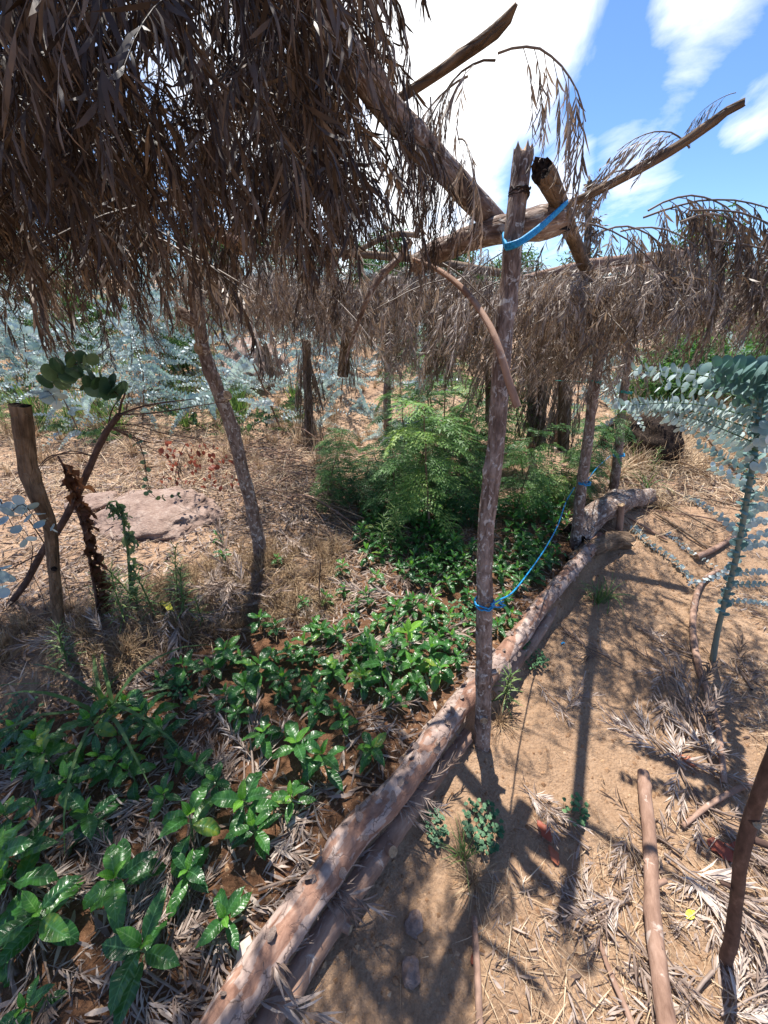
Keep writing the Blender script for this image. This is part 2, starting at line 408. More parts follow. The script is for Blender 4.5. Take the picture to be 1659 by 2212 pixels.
def cutf(t):
    r = attr(t, 'rnd', 'Fac'); g = nd(t, 'ShaderNodeTexCoord').outputs['Object']
    n = noise_(t, g, 60, 4); w = math_(t, 'SINE', math_(t, 'MULTIPLY', math_(t, 'ADD', r, math_(t, 'MULTIPLY', n, .15)), 45))
    x = math_(t, 'ADD', math_(t, 'MULTIPLY', w, .12), n)
    return princ(t, ramp(t, x, [(.25, (.10, .06, .035)), (.5, (.34, .23, .14)), (.75, (.52, .40, .27))]).outputs[0], .85, .2, x, .003)
M['cut'] = material('cut_wood', cutf)
M['rot'] = material('dark_rotten_wood', lambda t: princ(t, ramp(t, noise_(t, nd(t, 'ShaderNodeTexCoord').outputs['Object'], 90, 5), [(.35, (.008, .006, .005)), (.6, (.05, .035, .028)), (.8, (.14, .10, .07))]).outputs[0], .95, .1, noise_(t, nd(t, 'ShaderNodeTexCoord').outputs['Object'], 140, 4), .008, 1))
M['thatch'] = leafmat('shade_darkened_brown_leaflets', [(0, (.022, .013, .010)), (.35, (.060, .040, .030)), (.7, (.14, .10, .074)), (1, (.36, .28, .22))], .12, .55, .4, (1, .78, .5))  # near-roof leaflets, colour darkened to carry the shade inside the roof
M['thatch_grey'] = leafmat('sun_lightened_grey_leaflets', [(0, (.06, .042, .032)), (.4, (.19, .145, .115)), (.7, (.36, .29, .24)), (1, (.58, .50, .43))], .2, .5, .45, (1, .85, .65))  # paler copy; sunlight on the far roof is part of this colour
M['litter'] = leafmat('fallen_grey_leaflets', [(0, (.06, .038, .026)), (.3, (.19, .13, .10)), (.65, (.38, .30, .25)), (1, (.62, .53, .46))], .12, .6, .35)
M['straw'] = leafmat('dry_straw', [(0, (.20, .12, .075)), (.4, (.44, .31, .19)), (.75, (.64, .49, .33)), (1, (.78, .66, .48))], .2, .6, .3)
M['straw_dark'] = leafmat('dark_bank_straw', [(0, (.10, .06, .035)), (.4, (.28, .18, .10)), (.8, (.46, .34, .20)), (1, (.22, .26, .09))], .2, .6, .3)  # darker straw, turning greenish at the end of its ramp
M['coffee'] = leafmat('glossy_coffee_leaf', [(0, (.012, .052, .014)), (.5, (.026, .10, .020)), (.9, (.06, .17, .03)), (1, (.22, .28, .04))], .26, .29, .5, (3.2, 3.4, .7), veins=(.10, .24, .10), objrand=.3)
M['young'] = leafmat('young_coffee_leaf', [(0, (.06, .20, .03)), (.5, (.12, .32, .04)), (1, (.24, .46, .04))], .32, .3, .5, (1.3, 1.4, .6), veins=(.3, .5, .15))
M['euca'] = leafmat('blue_grey_round_leaf', [(0, (.22, .33, .34)), (.5, (.46, .55, .56)), (1, (.74, .80, .80))], .18, .5, .4, (.9, 1.1, .9), objrand=.45)
M['euca_green'] = leafmat('green_round_leaf', [(0, (.03, .075, .045)), (.5, (.07, .14, .07)), (.8, (.16, .24, .12)), (1, (.30, .36, .15))], .22, .5, .4, (1.2, 1.3, .6))
M['fern'] = leafmat('feathery_green_leaf', [(0, (.03, .08, .035)), (.4, (.07, .16, .06)), (.8, (.15, .28, .08)), (1, (.34, .46, .13))], .36, .5, .35, (1.3, 1.5, .6), objrand=.5)
M['grass'] = leafmat('green_grass_blade', [(0, (.05, .11, .035)), (.5, (.12, .21, .06)), (1, (.28, .33, .12))], .28, .5, .35, (1.2, 1.3, .7))
M['redleaf'] = leafmat('red_dry_leaf', [(0, (.14, .03, .018)), (.6, (.35, .09, .05)), (1, (.50, .18, .09))], .3, .5, .35)
M['brownleaf'] = leafmat('wilted_brown_leaf', [(0, (.035, .014, .008)), (.6, (.10, .04, .02)), (1, (.20, .09, .04))], .3, .5, .3)
M['euca_dark'] = leafmat('blue_green_round_leaf', [(0, (.05, .12, .10)), (.5, (.12, .22, .21)), (1, (.25, .36, .36))], .2, .5, .4, (.9, 1.2, .8))
M['clover'] = leafmat('clover_leaf', [(0, (.03, .10, .045)), (.5, (.06, .17, .07)), (1, (.14, .28, .11))], .25, .5, .35, (1.2, 1.4, .7))
M['tree'] = leafmat('far_tree_leaf', [(0, (.02, .06, .022)), (.5, (.05, .12, .035)), (1, (.13, .22, .06))], .3, .5, .35, (1.2, 1.4, .6), objrand=.3)
M['stem'] = material('green_stem', lambda t: princ(t, (.10, .16, .06), .6))
M['stem_grey'] = material('grey_green_stem', lambda t: princ(t, (.16, .20, .17), .6))
M['stem_brown'] = material('thin_brown_stem', lambda t: princ(t, ramp(t, noise_(t, nd(t, 'ShaderNodeTexCoord').outputs['Object'], 40, 3), [(.3, (.10, .055, .035)), (.7, (.26, .17, .12))]).outputs[0], .8))
M['rope'] = material('blue_rope', lambda t: princ(t, ramp(t, noise_(t, nd(t, 'ShaderNodeTexCoord').outputs['Object'], 150, 3), [(.3, (.0, .16, .40)), (.7, (.02, .34, .66))]).outputs[0], .5, .4, noise_(t, nd(t, 'ShaderNodeTexCoord').outputs['Object'], 300, 2), .002))
M['rope_green'] = material('green_rope', lambda t: princ(t, (.02, .30, .26), .5, .4))
M['twine'] = material('dark_twine', lambda t: princ(t, (.03, .02, .018), .8))
M['yellow'] = material('yellow_leaf', lambda t: princ(t, ramp(t, noise_(t, nd(t, 'ShaderNodeTexCoord').outputs['Object'], 30, 3), [(.3, (.55, .50, .03)), (.7, (.75, .72, .10))]).outputs[0], .5))
def rockf(t):
    g = nd(t, 'ShaderNodeTexCoord').outputs['Object']; n = noise_(t, g, 9, 8, .65); n2 = noise_(t, g, 50, 4)
    return princ(t, ramp(t, math_(t, 'ADD', math_(t, 'MULTIPLY', n, .7), math_(t, 'MULTIPLY', n2, .3)), [(.3, (.12, .075, .06)), (.5, (.27, .19, .155)), (.7, (.42, .33, .28))]).outputs[0], .9, .2, math_(t, 'ADD', n, n2), .02, .8)
M['rock'] = material('pinkish_rock', rockf)
def soilf(t):
    g = nd(t, 'ShaderNodeTexCoord').outputs['Object']
    s = nd(t, 'ShaderNodeSeparateXYZ'); lk(t, attr(t, 'bk'), s.inputs[0])
    n = noise_(t, g, 3.5, 8, .62); f = noise_(t, g, 45, 6, .7); gr = noise_(t, g, 220, 3, .7)
    x = math_(t, 'ADD', math_(t, 'MULTIPLY', n, .35), math_(t, 'ADD', math_(t, 'MULTIPLY', f, .4), math_(t, 'MULTIPLY', gr, .25)))
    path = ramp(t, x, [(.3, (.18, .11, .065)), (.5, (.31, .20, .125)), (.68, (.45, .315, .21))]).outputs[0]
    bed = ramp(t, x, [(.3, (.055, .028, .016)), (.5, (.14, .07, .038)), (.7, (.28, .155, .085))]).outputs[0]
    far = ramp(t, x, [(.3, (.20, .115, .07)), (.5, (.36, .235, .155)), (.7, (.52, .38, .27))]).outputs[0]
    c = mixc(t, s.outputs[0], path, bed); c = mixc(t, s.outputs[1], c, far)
    vo = nd(t, 'ShaderNodeTexVoronoi', inp={'Scale': 95}); lk(t, g, vo.inputs[0])
    h = math_(t, 'ADD', math_(t, 'ADD', f, math_(t, 'MULTIPLY', gr, .5)), math_(t, 'MULTIPLY', vo.outputs[0], -.7))
    return princ(t, c, .95, .15, h, .009, .9)
M['soil'] = material('soil', soilf)
M['crumb'] = leafmat('soil_crumb', [(0, (.20, .11, .06)), (.6, (.42, .27, .16)), (1, (.62, .48, .34))], 0, .95, .1)

# ------------------------------------------------------------------ ground
def warp(n, lo, hi, c, near):
    """grid coordinates: dense within `near` of c, growing beyond"""
    a = [c]; s = near
    while a[-1] < hi: a.append(a[-1] + s); s = s if a[-1] - c < 2.6 else s * 1.045
    b = [c]; s = near
    while b[-1] > lo: b.append(b[-1] - s); s = s if c - b[-1] < 2.6 else s * 1.045
    return np.array(b[:0:-1] + a)
gx = warp(0, -900, 900, 0.2, .016); gy = warp(0, -60, 1500, 1.7, .016)
X, Y = np.meshgrid(gx, gy); Z = terrain(X, Y)
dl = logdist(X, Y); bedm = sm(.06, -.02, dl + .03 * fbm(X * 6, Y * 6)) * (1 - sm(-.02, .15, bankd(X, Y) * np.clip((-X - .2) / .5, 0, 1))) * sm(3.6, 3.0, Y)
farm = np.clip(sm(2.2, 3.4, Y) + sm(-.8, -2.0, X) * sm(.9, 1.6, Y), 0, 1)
bk = np.stack([bedm, farm, 0 * farm], -1).reshape(-1, 3)
ny, nx = X.shape; i = np.arange(ny - 1)[:, None] * nx; j = np.arange(nx - 1)[None]
F = np.stack([i + j, i + j + 1, i + nx + j + 1, i + nx + j], -1).reshape(-1, 4)
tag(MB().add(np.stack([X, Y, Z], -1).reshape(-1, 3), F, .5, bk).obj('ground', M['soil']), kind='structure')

rs = np.random.RandomState(5)
# soil crumbs on the path
def octa():
    v = np.array([(1, 0, 0), (-1, 0, 0), (0, 1, 0), (0, -1, 0), (0, 0, .8), (0, 0, -.8), ], float)
    return v, np.array([(0, 2, 4), (2, 1, 4), (1, 3, 4), (3, 0, 4), (2, 0, 5), (1, 2, 5), (3, 1, 5), (0, 3, 5)])
def rotz(a, s=1.0):
    c, q = np.cos(a), np.sin(a); o = np.zeros_like(a); l = np.ones_like(a)
    return np.stack([np.stack([c, -q, o], -1), np.stack([q, c, o], -1), np.stack([o, o, l], -1)], -2) * (s[:, None, None] if not np.isscalar(s) else s)
n = 26000; x = rs.uniform(-.9, 2.6, n); y = rs.uniform(0.05, 3.2, n) ** 1.0
k = logdist(x, y) > -.35; x, y = x[k], y[k]; n = len(x)
s = .0018 + .0075 * rs.rand(n) ** 5 + .010 * (rs.rand(n) > .994) * rs.rand(n)
A = rotz(rs.rand(n) * 6.28, s) * (1 + .5 * rs.rand(n, 1, 3))
v, f = octa()
tag(MB().inst(v, f, A, np.stack([x, y, terrain(x, y)], 1), rs.rand(n)).obj('gravel', M['crumb'], smooth=False), kind='stuff')

# ------------------------------------------------------------------ plant builders
def stick(mb, pts, r0, r1, sides=4, rnd=.5, mi=0, seed=0):
    P = np.array([np.array(p, float) for p in pts]); n = len(P)
    T = np.gradient(P, axis=0); T /= np.linalg.norm(T, axis=1)[:, None] + 1e-9
    ref = np.array((0.3, 0.2, 1.0)); ref = ref if abs(T.mean(0) @ ref) < .9 else np.array((1.0, .1, 0))
    A = np.cross(T, ref); A /= np.linalg.norm(A, axis=1)[:, None] + 1e-9; B = np.cross(T, A)
    th = np.arange(sides) * 2 * np.pi / sides; r = np.linspace(r0, r1, n)[:, None]
    V = P[:, None] + A[:, None] * (np.cos(th)[None] * r)[..., None] + B[:, None] * (np.sin(th)[None] * r)[..., None]
    L = np.linspace(0, float(np.linalg.norm(P[-1] - P[0])) + .01, n)
    zz0 = np.zeros((n, sides)); bk = np.stack([np.cos(th)[None] * r0 + zz0 + seed, np.sin(th)[None] * r0 + zz0, L[:, None] + zz0], -1)
    i = np.arange(n - 1)[:, None] * sides; j = np.arange(sides)[None]; j2 = (j + 1) % sides
    mb.add(V.reshape(-1, 3), np.stack([i + j, i + j2, i + sides + j2, i + sides + j], -1).reshape(-1, 4), rnd, bk.reshape(-1, 3), mi)
    e = (n - 1) * sides
    mb.add(V[-1], np.array([range(sides)]), rnd, bk[-1], mi)
def bend(p, d, L, n, g, rng=None, wob=0.0):
    """points of a stem from p along d, sagging by g"""
    p = np.array(p, float); d = np.array(d, float); d /= np.linalg.norm(d); out = [p.copy()]
    for _ in range(n):
        d = d + np.array((0, 0, -g / n)); 
        if rng is not None: d = d + np.array([rng.gauss(0, wob) for _ in range(3)])
        d /= np.linalg.norm(d); p = p + d * L / n; out.append(p.copy())
    return np.array(out)
def along(P, t):
    k = t * (len(P) - 1); i = min(int(k), len(P) - 2); f_ = k - i
    d = P[i + 1] - P[i]; return P[i] * (1 - f_) + P[i + 1] * f_, d / (np.linalg.norm(d) + 1e-9)
class Leaves:
    def __init__(s): s.d = []; s.t = []; s.s = []; s.r = []; s.roll = []
    def put(s, p, d, size, rnd, roll=0.0): s.t.append(p); s.d.append(d); s.s.append(size); s.r.append(rnd); s.roll.append(roll)
    def flush(s, mb, tmpls, mi=0, seed=0, up=(0, 0, 1)):
        if len(s.t) == 0: return
        n = len(s.t); A = bases(s.d, np.array(s.s), np.array(s.roll), up); T = np.array(s.t); r = np.array(s.r)
        pick = np.random.RandomState(seed).randint(0, len(tmpls), n)
        for k, (v, f, b) in enumerate(tmpls):
            m = pick == k
            if m.any(): mb.inst(v, f, A[m], T[m], r[m], b, mi)
def frond(lv, mb, rng, p, d, L, pairs, ll, g=.6, spread=1.0, lg=.5, rnd=.5, rr=.0012, mi=0, n=6):
    """one pinnate leaf: midrib and paired leaflets"""
    P = bend(p, d, L, n, g); stick(mb, P, rr, rr * .4, 3, rnd, mi)
    for k in range(pairs):
        t = .16 + .84 * k / (pairs - 1) if pairs > 1 else 1
        q, dd = along(P, min(t, .999)); side = np.cross(dd, (0, 0, 1)); l = np.linalg.norm(side)
        side = side / l if l > 1e-3 else np.array((1.0, 0, 0))
        for s in (-1, 1):
            sp = spread * rng.uniform(.75, 1.1) * (1 - .55 * t)
            D = side * s * math.sin(sp) + dd * math.cos(sp) + np.array((0, 0, -lg * rng.uniform(.5, 1.3)))
            lv.put(q, D, ll * (1 - .35 * abs(t - .45) * 1.6) * rng.uniform(.75, 1.15), min(1, max(0, rnd + rng.gauss(0, .22))), rng.gauss(0, .7))
    lv.put(P[-1], P[-1] - P[-2], ll * .7, rnd)

def thatch_proto(kind, seed, mat):
    rng = random.Random(seed); mb = MB(); lv = Leaves()
    if kind == 'arch':      # a leafy branch lying nearly level, its leaves hanging
        P = bend((0, 0, 0), (1, rng.uniform(-.2, .2), rng.uniform(.0, .25)), rng.uniform(.55, .85), 9, rng.uniform(.5, 1.0), rng, .05); nl = 11
        for k in range(nl):
            q, dd = along(P, .12 + .87 * k / nl); a = rng.uniform(-1.4, 1.4)
            D = dd * rng.uniform(.3, .9) + np.array((0, math.sin(a) * .8, -rng.uniform(.1, .8)))
            frond(lv, mb, rng, q, D, rng.uniform(.17, .28), 9, rng.uniform(.05, .075), rng.uniform(.8, 2.0), .9, rng.uniform(.2, .7), rng.random() * .8 + .1)
    elif kind == 'hang':    # a branch hanging down, leaves close around it
        P = bend((0, 0, 0), (rng.uniform(-.5, .5), rng.uniform(-.5, .5), -.5), rng.uniform(.35, .6), 8, 1.4, rng, .05); nl = 10
        for k in range(nl):
            q, dd = along(P, .05 + .93 * k / nl); a = rng.uniform(0, 6.28)
            D = dd * .6 + np.array((math.cos(a) * .7, math.sin(a) * .7, -.35))
            frond(lv, mb, rng, q, D, rng.uniform(.14, .24), 9, rng.uniform(.055, .08), rng.uniform(1.0, 2.4), .8, rng.uniform(.3, .9), rng.random() * .8 + .1)
    elif kind == 'lush':    # a heavy arching branch with long broad drooping leaflets
        P = bend((0, 0, 0), (1, rng.uniform(-.15, .15), .3), rng.uniform(.6, .75), 10, rng.uniform(1.1, 1.5), rng, .04); nl = 15
        for k in range(nl):
            q, dd = along(P, .08 + .91 * k / nl); a = rng.uniform(-1.2, 1.2)
            frond(lv, mb, rng, q, dd * .8 + np.array((0, math.sin(a) * .8, -rng.uniform(0, .5))), rng.uniform(.2, .3), 10, rng.uniform(.07, .095), rng.uniform(1.2, 2.2), .8, rng.uniform(.5, 1.0), rng.random() * .8, .0018)
    elif kind == 'airy':    # a thin open branch, few leaves, for the edges
        P = bend((0, 0, 0), (1, 0, .35), rng.uniform(.36, .46), 9, 1.5, rng, .06); nl = 9
        for k in range(nl):
            q, dd = along(P, .2 + .79 * k / nl); a = rng.uniform(-1, 1)
            frond(lv, mb, rng, q, dd * .5 + np.array((0, math.sin(a), -.3)), rng.uniform(.22, .34), 11, rng.uniform(.06, .085), rng.uniform(1.4, 2.4), .5, .6, rng.random(), .0016)
    else:                   # pressed flat on the ground
        P = bend((0, 0, .008), (1, rng.uniform(-.2, .2), 0), rng.uniform(.12, .3), 6, 0, rng, .06); nl = 3 if kind == 'flat' else 6
        for k in range(nl):
            q, dd = along(P, .1 + .88 * k / nl); s = 1 if k % 2 else -1
            D = dd * .9 + np.array((0, s * rng.uniform(.2, .8), 0))
            frond(lv, mb, rng, q, D, rng.uniform(.12, .2), 10, rng.uniform(.055, .085), 0, rng.uniform(.45, .75), rng.uniform(-.3, -.05), rng.uniform(.1, .9))
    stick(mb, P, .0045, .002, 5, .3)
    lv.flush(mb, LANCES if 'flat' not in kind else [lance(.10, .3, 1.2), lance(.08, -.3, -.9), lance(.11, .5, .5), lance(.07, -.5, 1.6)], 0, seed)
    return mb.mesh('dry_branch', mat)
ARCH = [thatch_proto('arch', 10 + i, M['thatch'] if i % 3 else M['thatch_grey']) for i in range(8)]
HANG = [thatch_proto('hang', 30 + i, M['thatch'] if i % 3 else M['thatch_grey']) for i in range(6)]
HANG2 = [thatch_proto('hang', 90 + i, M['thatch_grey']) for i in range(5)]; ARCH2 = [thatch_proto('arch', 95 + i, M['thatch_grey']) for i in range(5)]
LUSH = [thatch_proto('lush', 120 + i, M['thatch_grey']) for i in range(3)]
AIRY = [thatch_proto('airy', 50 + i, M['thatch_grey']) for i in range(4)]
FLAT = [thatch_proto('flat', 60 + i, M['litter']) for i in range(5)] + [thatch_proto('flat2', 70 + i, M['litter']) for i in range(4)]
def place(me, name, loc, rz=0., rx=0., ry=0., s=1., label=None, cat=None, group=None):
    o = bpy.data.objects.new(name, me); C.objects.link(o)
    o.location = loc; o.rotation_euler = (rx, ry, rz); o.scale = (s, s, s); return tag(o, label, cat, group)

# ------------------------------------------------------------------ posts and poles
def pole(name, label, cat, pts, radii, mat, sides=16, amp=.09, fs=22, seed=1, knots=3, jag=.01, cut='cut', step=.02, group=None, parent=None, stubs=(), plates=0.0, partname='trunk'):
    base = np.array(pts[0], float)
    root = empty(name, base); tag(root, label, cat, group)
    mb = MB(); P, L = tube(mb, [np.array(p, float) - base for p in pts], radii, sides, step, amp, fs, seed, True, jag, 0, 1, knots, plates)
    mb.obj(partname, [M[mat], M[cut]], root)
    for (t, d, l, r) in stubs:
        q, dd = along(P, t); d = np.array(d, float); d /= np.linalg.norm(d); rp = float(np.interp(t, np.linspace(0, 1, len(radii)), radii)) if not np.isscalar(radii) else radii
        s = MB(); tube(s, [q + d * rp * .5, q + d * (rp + l * .5), q + d * (rp + l)], [r * 1.35, r, r * .92], 12, .01, .1, 40, seed + 3, True, .004, 0, 1)
        s.obj('branch_stub', [M[mat], M[cut]], root)
    return root
def ring_rope(mb, c, axis, r, th=.0035, turns=2, seed=0, wob=.004):
    a = np.array(axis, float); a /= np.linalg.norm(a); x = np.cross(a, (0.1, 1, .2)); x /= np.linalg.norm(x); y = np.cross(a, x); rng = random.Random(seed)
    pts = [np.array(c) + (x * math.cos(t) + y * math.sin(t)) * r + a * (rng.gauss(0, wob) + th * 2.4 * t / 6.28) for t in np.linspace(0, 6.283 * turns, 22 * turns)]
    stick(mb, pts, th, th, 6)

G = lambda x, y: np.array(gp(x, y))
def onpath(x, y, Z=-.12): return np.array(at(x, y, Z=Z))
# main post
b0 = onpath(1040, 1612, -.13)
hs = [(1046, 1348), (1049, 1155), (1069, 985), (1079, 855), (1089, 705), (1101, 605), (1109, 500), (1122, 400), (1129, 325)]
# depth grows with height: the post leans away
ys = np.linspace(b0[1], 1.32, 10)
mp_ = [b0 - (0.0, 0, .12), b0 + (0, 0, .02)] + [np.array(at(x, y, Y=yy)) for (x, y), yy in zip(hs, [1.03, 1.09, 1.14, 1.18, 1.22, 1.25, 1.27, 1.30, 1.32])]
POST_MAIN = pole('post', 'tall mottled bark post beside the peeling log, tied with blue rope', 'post', mp_, [.034, .033, .029, .027, .028, .027, .026, .025, .024, .024, .022], 'bark_grey', 28, .11, 24, 3, 7, .02,
     stubs=[(.17, (-.15, -1, .1), .012, .017), (.26, (.9, -.3, .6), .035, .012), (.41, (.1, -1, .2), .008, .012), (.30, (.8, .2, .5), .02, .01)], step=.012, partname='trunk')
# left post under the near roof
pl = [G(562, 1215) - (0, 0, .1)] + [np.array(at(x, y, Y=yy)) for x, y, yy in ((557, 1160, 2.1), (540, 1080, 2.1), (515, 980, 2.08), (495, 905, 2.07), (465, 830, 2.05), (440, 755, 2.05), (430, 690, 2.04), (424, 630, 2.04), (420, 560, 2.0))]
pole('post', 'leaning mottled post with dark knots, rising from the grass bank into the near roof', 'post', pl, [.045, .041, .038, .037, .034, .033, .031, .030, .029, .029], 'bark_grey', 22, .13, 22, 9, 8, .01,
     stubs=[(.66, (.9, -.5, .35), .03, .026), (.86, (-.9, -.4, .6), .07, .028), (.8, (-.3, -1, .1), .006, .03)])
# cut stake left front
ps = [G(130, 1405) - (0, 0, .08)] + [np.array(at(x, y, Y=yy)) for x, y, yy in ((128, 1340, 1.4), (118, 1250, 1.38), (108, 1140, 1.36), (88, 1085, 1.34), (66, 1030, 1.33), (56, 970, 1.32), (46, 900, 1.30), (42, 875, 1.30))]
pole('stake', 'short crooked stake with ridged brown bark and a sawn top, left of the wilted plants', 'stake', ps, [.023, .023, .022, .023, .028, .030, .029, .029, .030], 'bark_brown', 22, .12, 40, 5, 4, .006, stubs=[(.42, (.7, -.6, .5), .02, .012)], cut='rot')
# posts of the far roof
def farpost(name, lab, base, mid, r, seed, **k):
    b = G(*base); pts = [b - (0, 0, .08)] + [np.array(at(x, y, Y=yy)) for x, y, yy in mid]
    return pole(name, lab, 'post', pts, r, 'bark_grey', 14, .12, 22, seed, 5, .01, step=.03, **k)
p2b = G(1245, 1182)
farpost('post', 'dark based post at the end of the log, beside the green feathery bush', (1245, 1182), [(1252, 1090, p2b[1] + .02), (1268, 960, p2b[1] + .06), (1282, 850, p2b[1] + .1), (1296, 750, p2b[1] + .14), (1302, 640, p2b[1] + .16)], [.039, .036, .031, .030, .029, .026], 21)
p3b = G(1325, 1070)
farpost('post', 'slim straight grey post standing alone on the path edge, farthest right', (1325, 1070), [(1335, 985, p3b[1]), (1347, 850, p3b[1] + .02), (1362, 760, p3b[1] + .04), (1369, 660, p3b[1] + .05)], [.043, .036, .030, .028, .025], 22)
p4b = G(838, 945)
farpost('post', 'slim post in dry grass left of the green bush', (838, 945), [(836, 850, p4b[1]), (842, 740, p4b[1]), (845, 620, p4b[1])], [.05, .045, .04, .04], 23)
p5b = G(1060, 920)
farpost('post', 'dark post mostly hidden behind the main post under the far roof', (1150, 960), [(1150, 850, 3.6), (1152, 700, 3.6), (1156, 600, 3.6)], [.045, .045, .04, .04], 24)

def A(x, y, Y_): return np.array(at(x, y, Y=Y_))
# beams
pole('beam', 'thick cross beam with a knotted broken end lashed behind the main post', 'beam', [A(900, 572, 1.62), A(980, 530, 1.5), A(1050, 505, 1.42), A(1110, 493, 1.37), A(1165, 483, 1.36), A(1218, 468, 1.36)],
     [.032, .034, .034, .037, .043, .033], 'bark_grey', 22, .2, 20, 31, 6, .03, cut='rot')
pole('beam', 'thick slanting ridge log running down from the near roof to the cross beam', 'beam', [A(560, -160, .98), A(690, 30, 1.03), A(800, 185, 1.12), A(890, 290, 1.22), A(985, 392, 1.33), A(1085, 497, 1.5)],
     [.028, .028, .029, .030, .032, .033], 'bark_grey', 20, .08, 20, 32, 5, .006)
pole('beam', 'stub ended log with a jagged dark end resting on the cross beam, tied with blue rope', 'beam', [A(1170, 368, 1.20), A(1188, 400, 1.27), A(1212, 447, 1.38), A(1240, 520, 1.75), A(1275, 600, 2.4), A(1300, 640, 3.2)],
     [.026, .024, .0225, .024, .028, .028], 'bark_brown', 20, .14, 26, 33, 3, .035, cut='rot')
pole('roof_pole', 'long thin pole curving up to the right against the blue sky', 'pole', [A(1180, 465, 1.5), A(1225, 443, 1.46), A(1300, 408, 1.42), A(1380, 365, 1.38), A(1450, 325, 1.36), A(1520, 278, 1.33), A(1570, 240, 1.31), A(1607, 221, 1.30)],
     [.010, .0105, .011, .0125, .0125, .0115, .010, .009], 'bark_brown', 14, .06, 30, 34, 3, .004)  # darker bark colour stands in for the pole being backlit
pole('roof_pole', 'short thick pole with a slanting cut tip pointing up against white cloud', 'pole', [A(860, 215, 1.26), A(950, 155, 1.21), A(1010, 112, 1.18), A(1070, 68, 1.15), A(1098, 38, 1.13), A(1116, 8, 1.12)],
     [.010, .0105, .0115, .0125, .010, .003], 'bark_brown', 14, .05, 30, 35, 1, .004)  # dark bark picked so the colour itself gives the backlit tone
pole('roof_pole', 'reddish pole poking out under the near roof, end cut off', 'pole', [A(375, 425, 1.7), A(420, 465, 1.65), A(475, 505, 1.6), A(523, 533, 1.56)], [.022, .022, .023, .024], 'bark_pink', 14, .1, 30, 36, 3, .006)
pole('roof_pole', 'dark pole inside the near roof seen against a bright gap', 'pole', [A(455, 255, 1.25), A(510, 200, 1.2), A(560, 130, 1.15), A(600, 60, 1.1)], [.018, .018, .019, .019], 'bark_dark', 12, .1, 30, 37, 2)
for k, (pts, r, lab) in enumerate([
    ([A(1100, 612, 3.0), A(1240, 578, 2.9), A(1340, 562, 2.85), A(1420, 556, 2.8), A(1502, 545, 2.75)], .028, 'reddish pole lying across the top of the far roof'),
    ([A(1180, 600, 3.4), A(1330, 582, 3.3), A(1489, 568, 3.2)], .022, 'thinner pole just below the reddish one on the far roof'),
    ([A(740, 560, 3.2), A(840, 510, 3.1), A(905, 508, 3.0)], .016, 'thin grey pole on top of the far roof left of the main post'),
    ([A(560, 540, 3.3), A(700, 545, 3.3), A(900, 560, 3.2), A(1080, 590, 3.1)], .025, 'pole carrying the far roof, half buried in thatch')]):
    pole('roof_pole', lab, 'pole', pts, [r] * len(pts), 'bark_pink' if k < 2 else 'pole', 12, .1, 26, 40 + k, 3)
pole('bent_branch', 'bare pinkish branch bending down over the main post, sawn end', 'branch', [A(893, 560, 1.5), A(950, 585, 1.42), A(1005, 630, 1.3), A(1050, 690, 1.2), A(1075, 745, 1.13), A(1098, 820, 1.1), A(1118, 880, 1.08)],
     [.006, .0075, .0085, .009, .0095, .0105, .011], 'bark_pink', 14, .07, 30, 51, 2, .004)
pole('bent_branch', 'bare curved branch hanging from the thatch left of the bent one', 'branch', [A(886, 520, 1.6), A(860, 560, 1.58), A(820, 600, 1.55), A(790, 655, 1.52), A(755, 750, 1.6), A(748, 785, 1.6)], [.013, .012, .012, .009, .005, .004], 'bark_grey', 10, .07, 30, 52, 2, .004)

# ropes
mb = MB(); c = A(1046, 1306, 1.035); ring_rope(mb, c, (0, .1, 1), .033, .0032, 2, 1)
p2 = A(1252, 1050, p2b[1] - .03)
ln = [A(1060, 1306, .99), A(1080, 1296, 1.05), A(1110, 1276, 1.25), A(1150, 1226, 1.6), A(1180, 1180, 1.85), A(1205, 1135, 2.1), A(1222, 1085, 2.35), A(1240, 1055, p2b[1] - .05)]
ln = catmull([l + np.array((0, 0, .008 * math.sin(i * 3))) for i, l in enumerate(ln)], [1] * len(ln), .03)[0]
stick(mb, ln, .0035, .0035, 6); stick(mb, catmull([A(1060, 1306, .995), A(1075, 1312, 1.0), A(1092, 1308, 1.0), A(1076, 1303, 1.0), A(1088, 1299, 1.01)], [1] * 5, .01)[0], .003, .0025, 6)
tag(mb.obj('rope', M['rope']), 'blue rope tied low round the main post and sagging to the next post', 'rope')
mb = MB(); ring_rope(mb, A(1262, 1045, p2b[1] + .02), (0, .1, 1), .037, .004, 2, 2)
ln = catmull([A(1265, 1042, p2b[1] - .02), A(1290, 1010, 2.8), A(1318, 985, p3b[1] - .05)], [1] * 3, .05)[0]
stick(mb, ln, .003, .003, 5); ring_rope(mb, A(1336, 985, p3b[1]), (0, .1, 1), .046, .005, 2, 3)
tag(mb.obj('rope', M['rope']), 'blue rope joining the dark based post to the slim grey post', 'rope')
mb = MB()
for q in range(3):
    o_ = q * 5
    ln = catmull([A(1094, 528 + o_, 1.225), A(1120, 520 + o_, 1.20), A(1160, 492 + o_, 1.235), A(1195, 462 + o_ * .7, 1.28), A(1219, 440 + o_ * .5, 1.31), A(1224, 436, 1.4), A(1180, 470, 1.48), A(1100, 500, 1.42), A(1088, 505 + o_, 1.33), A(1090, 520 + o_, 1.26), A(1094, 528 + o_, 1.225)], [1] * 11, .015)[0]
    stick(mb, ln, .0042, .0042, 6)
tag(mb.obj('rope', M['rope']), 'bright blue rope lashing the stub ended log to the main post', 'rope')
mb = MB(); ring_rope(mb, A(1120, 425, 1.295), (.1, .1, 1), .0255, .0028, 3, 7, .003)
tag(mb.obj('twine', M['twine']), 'dark twine wound round the upper end of the main post', 'twine')
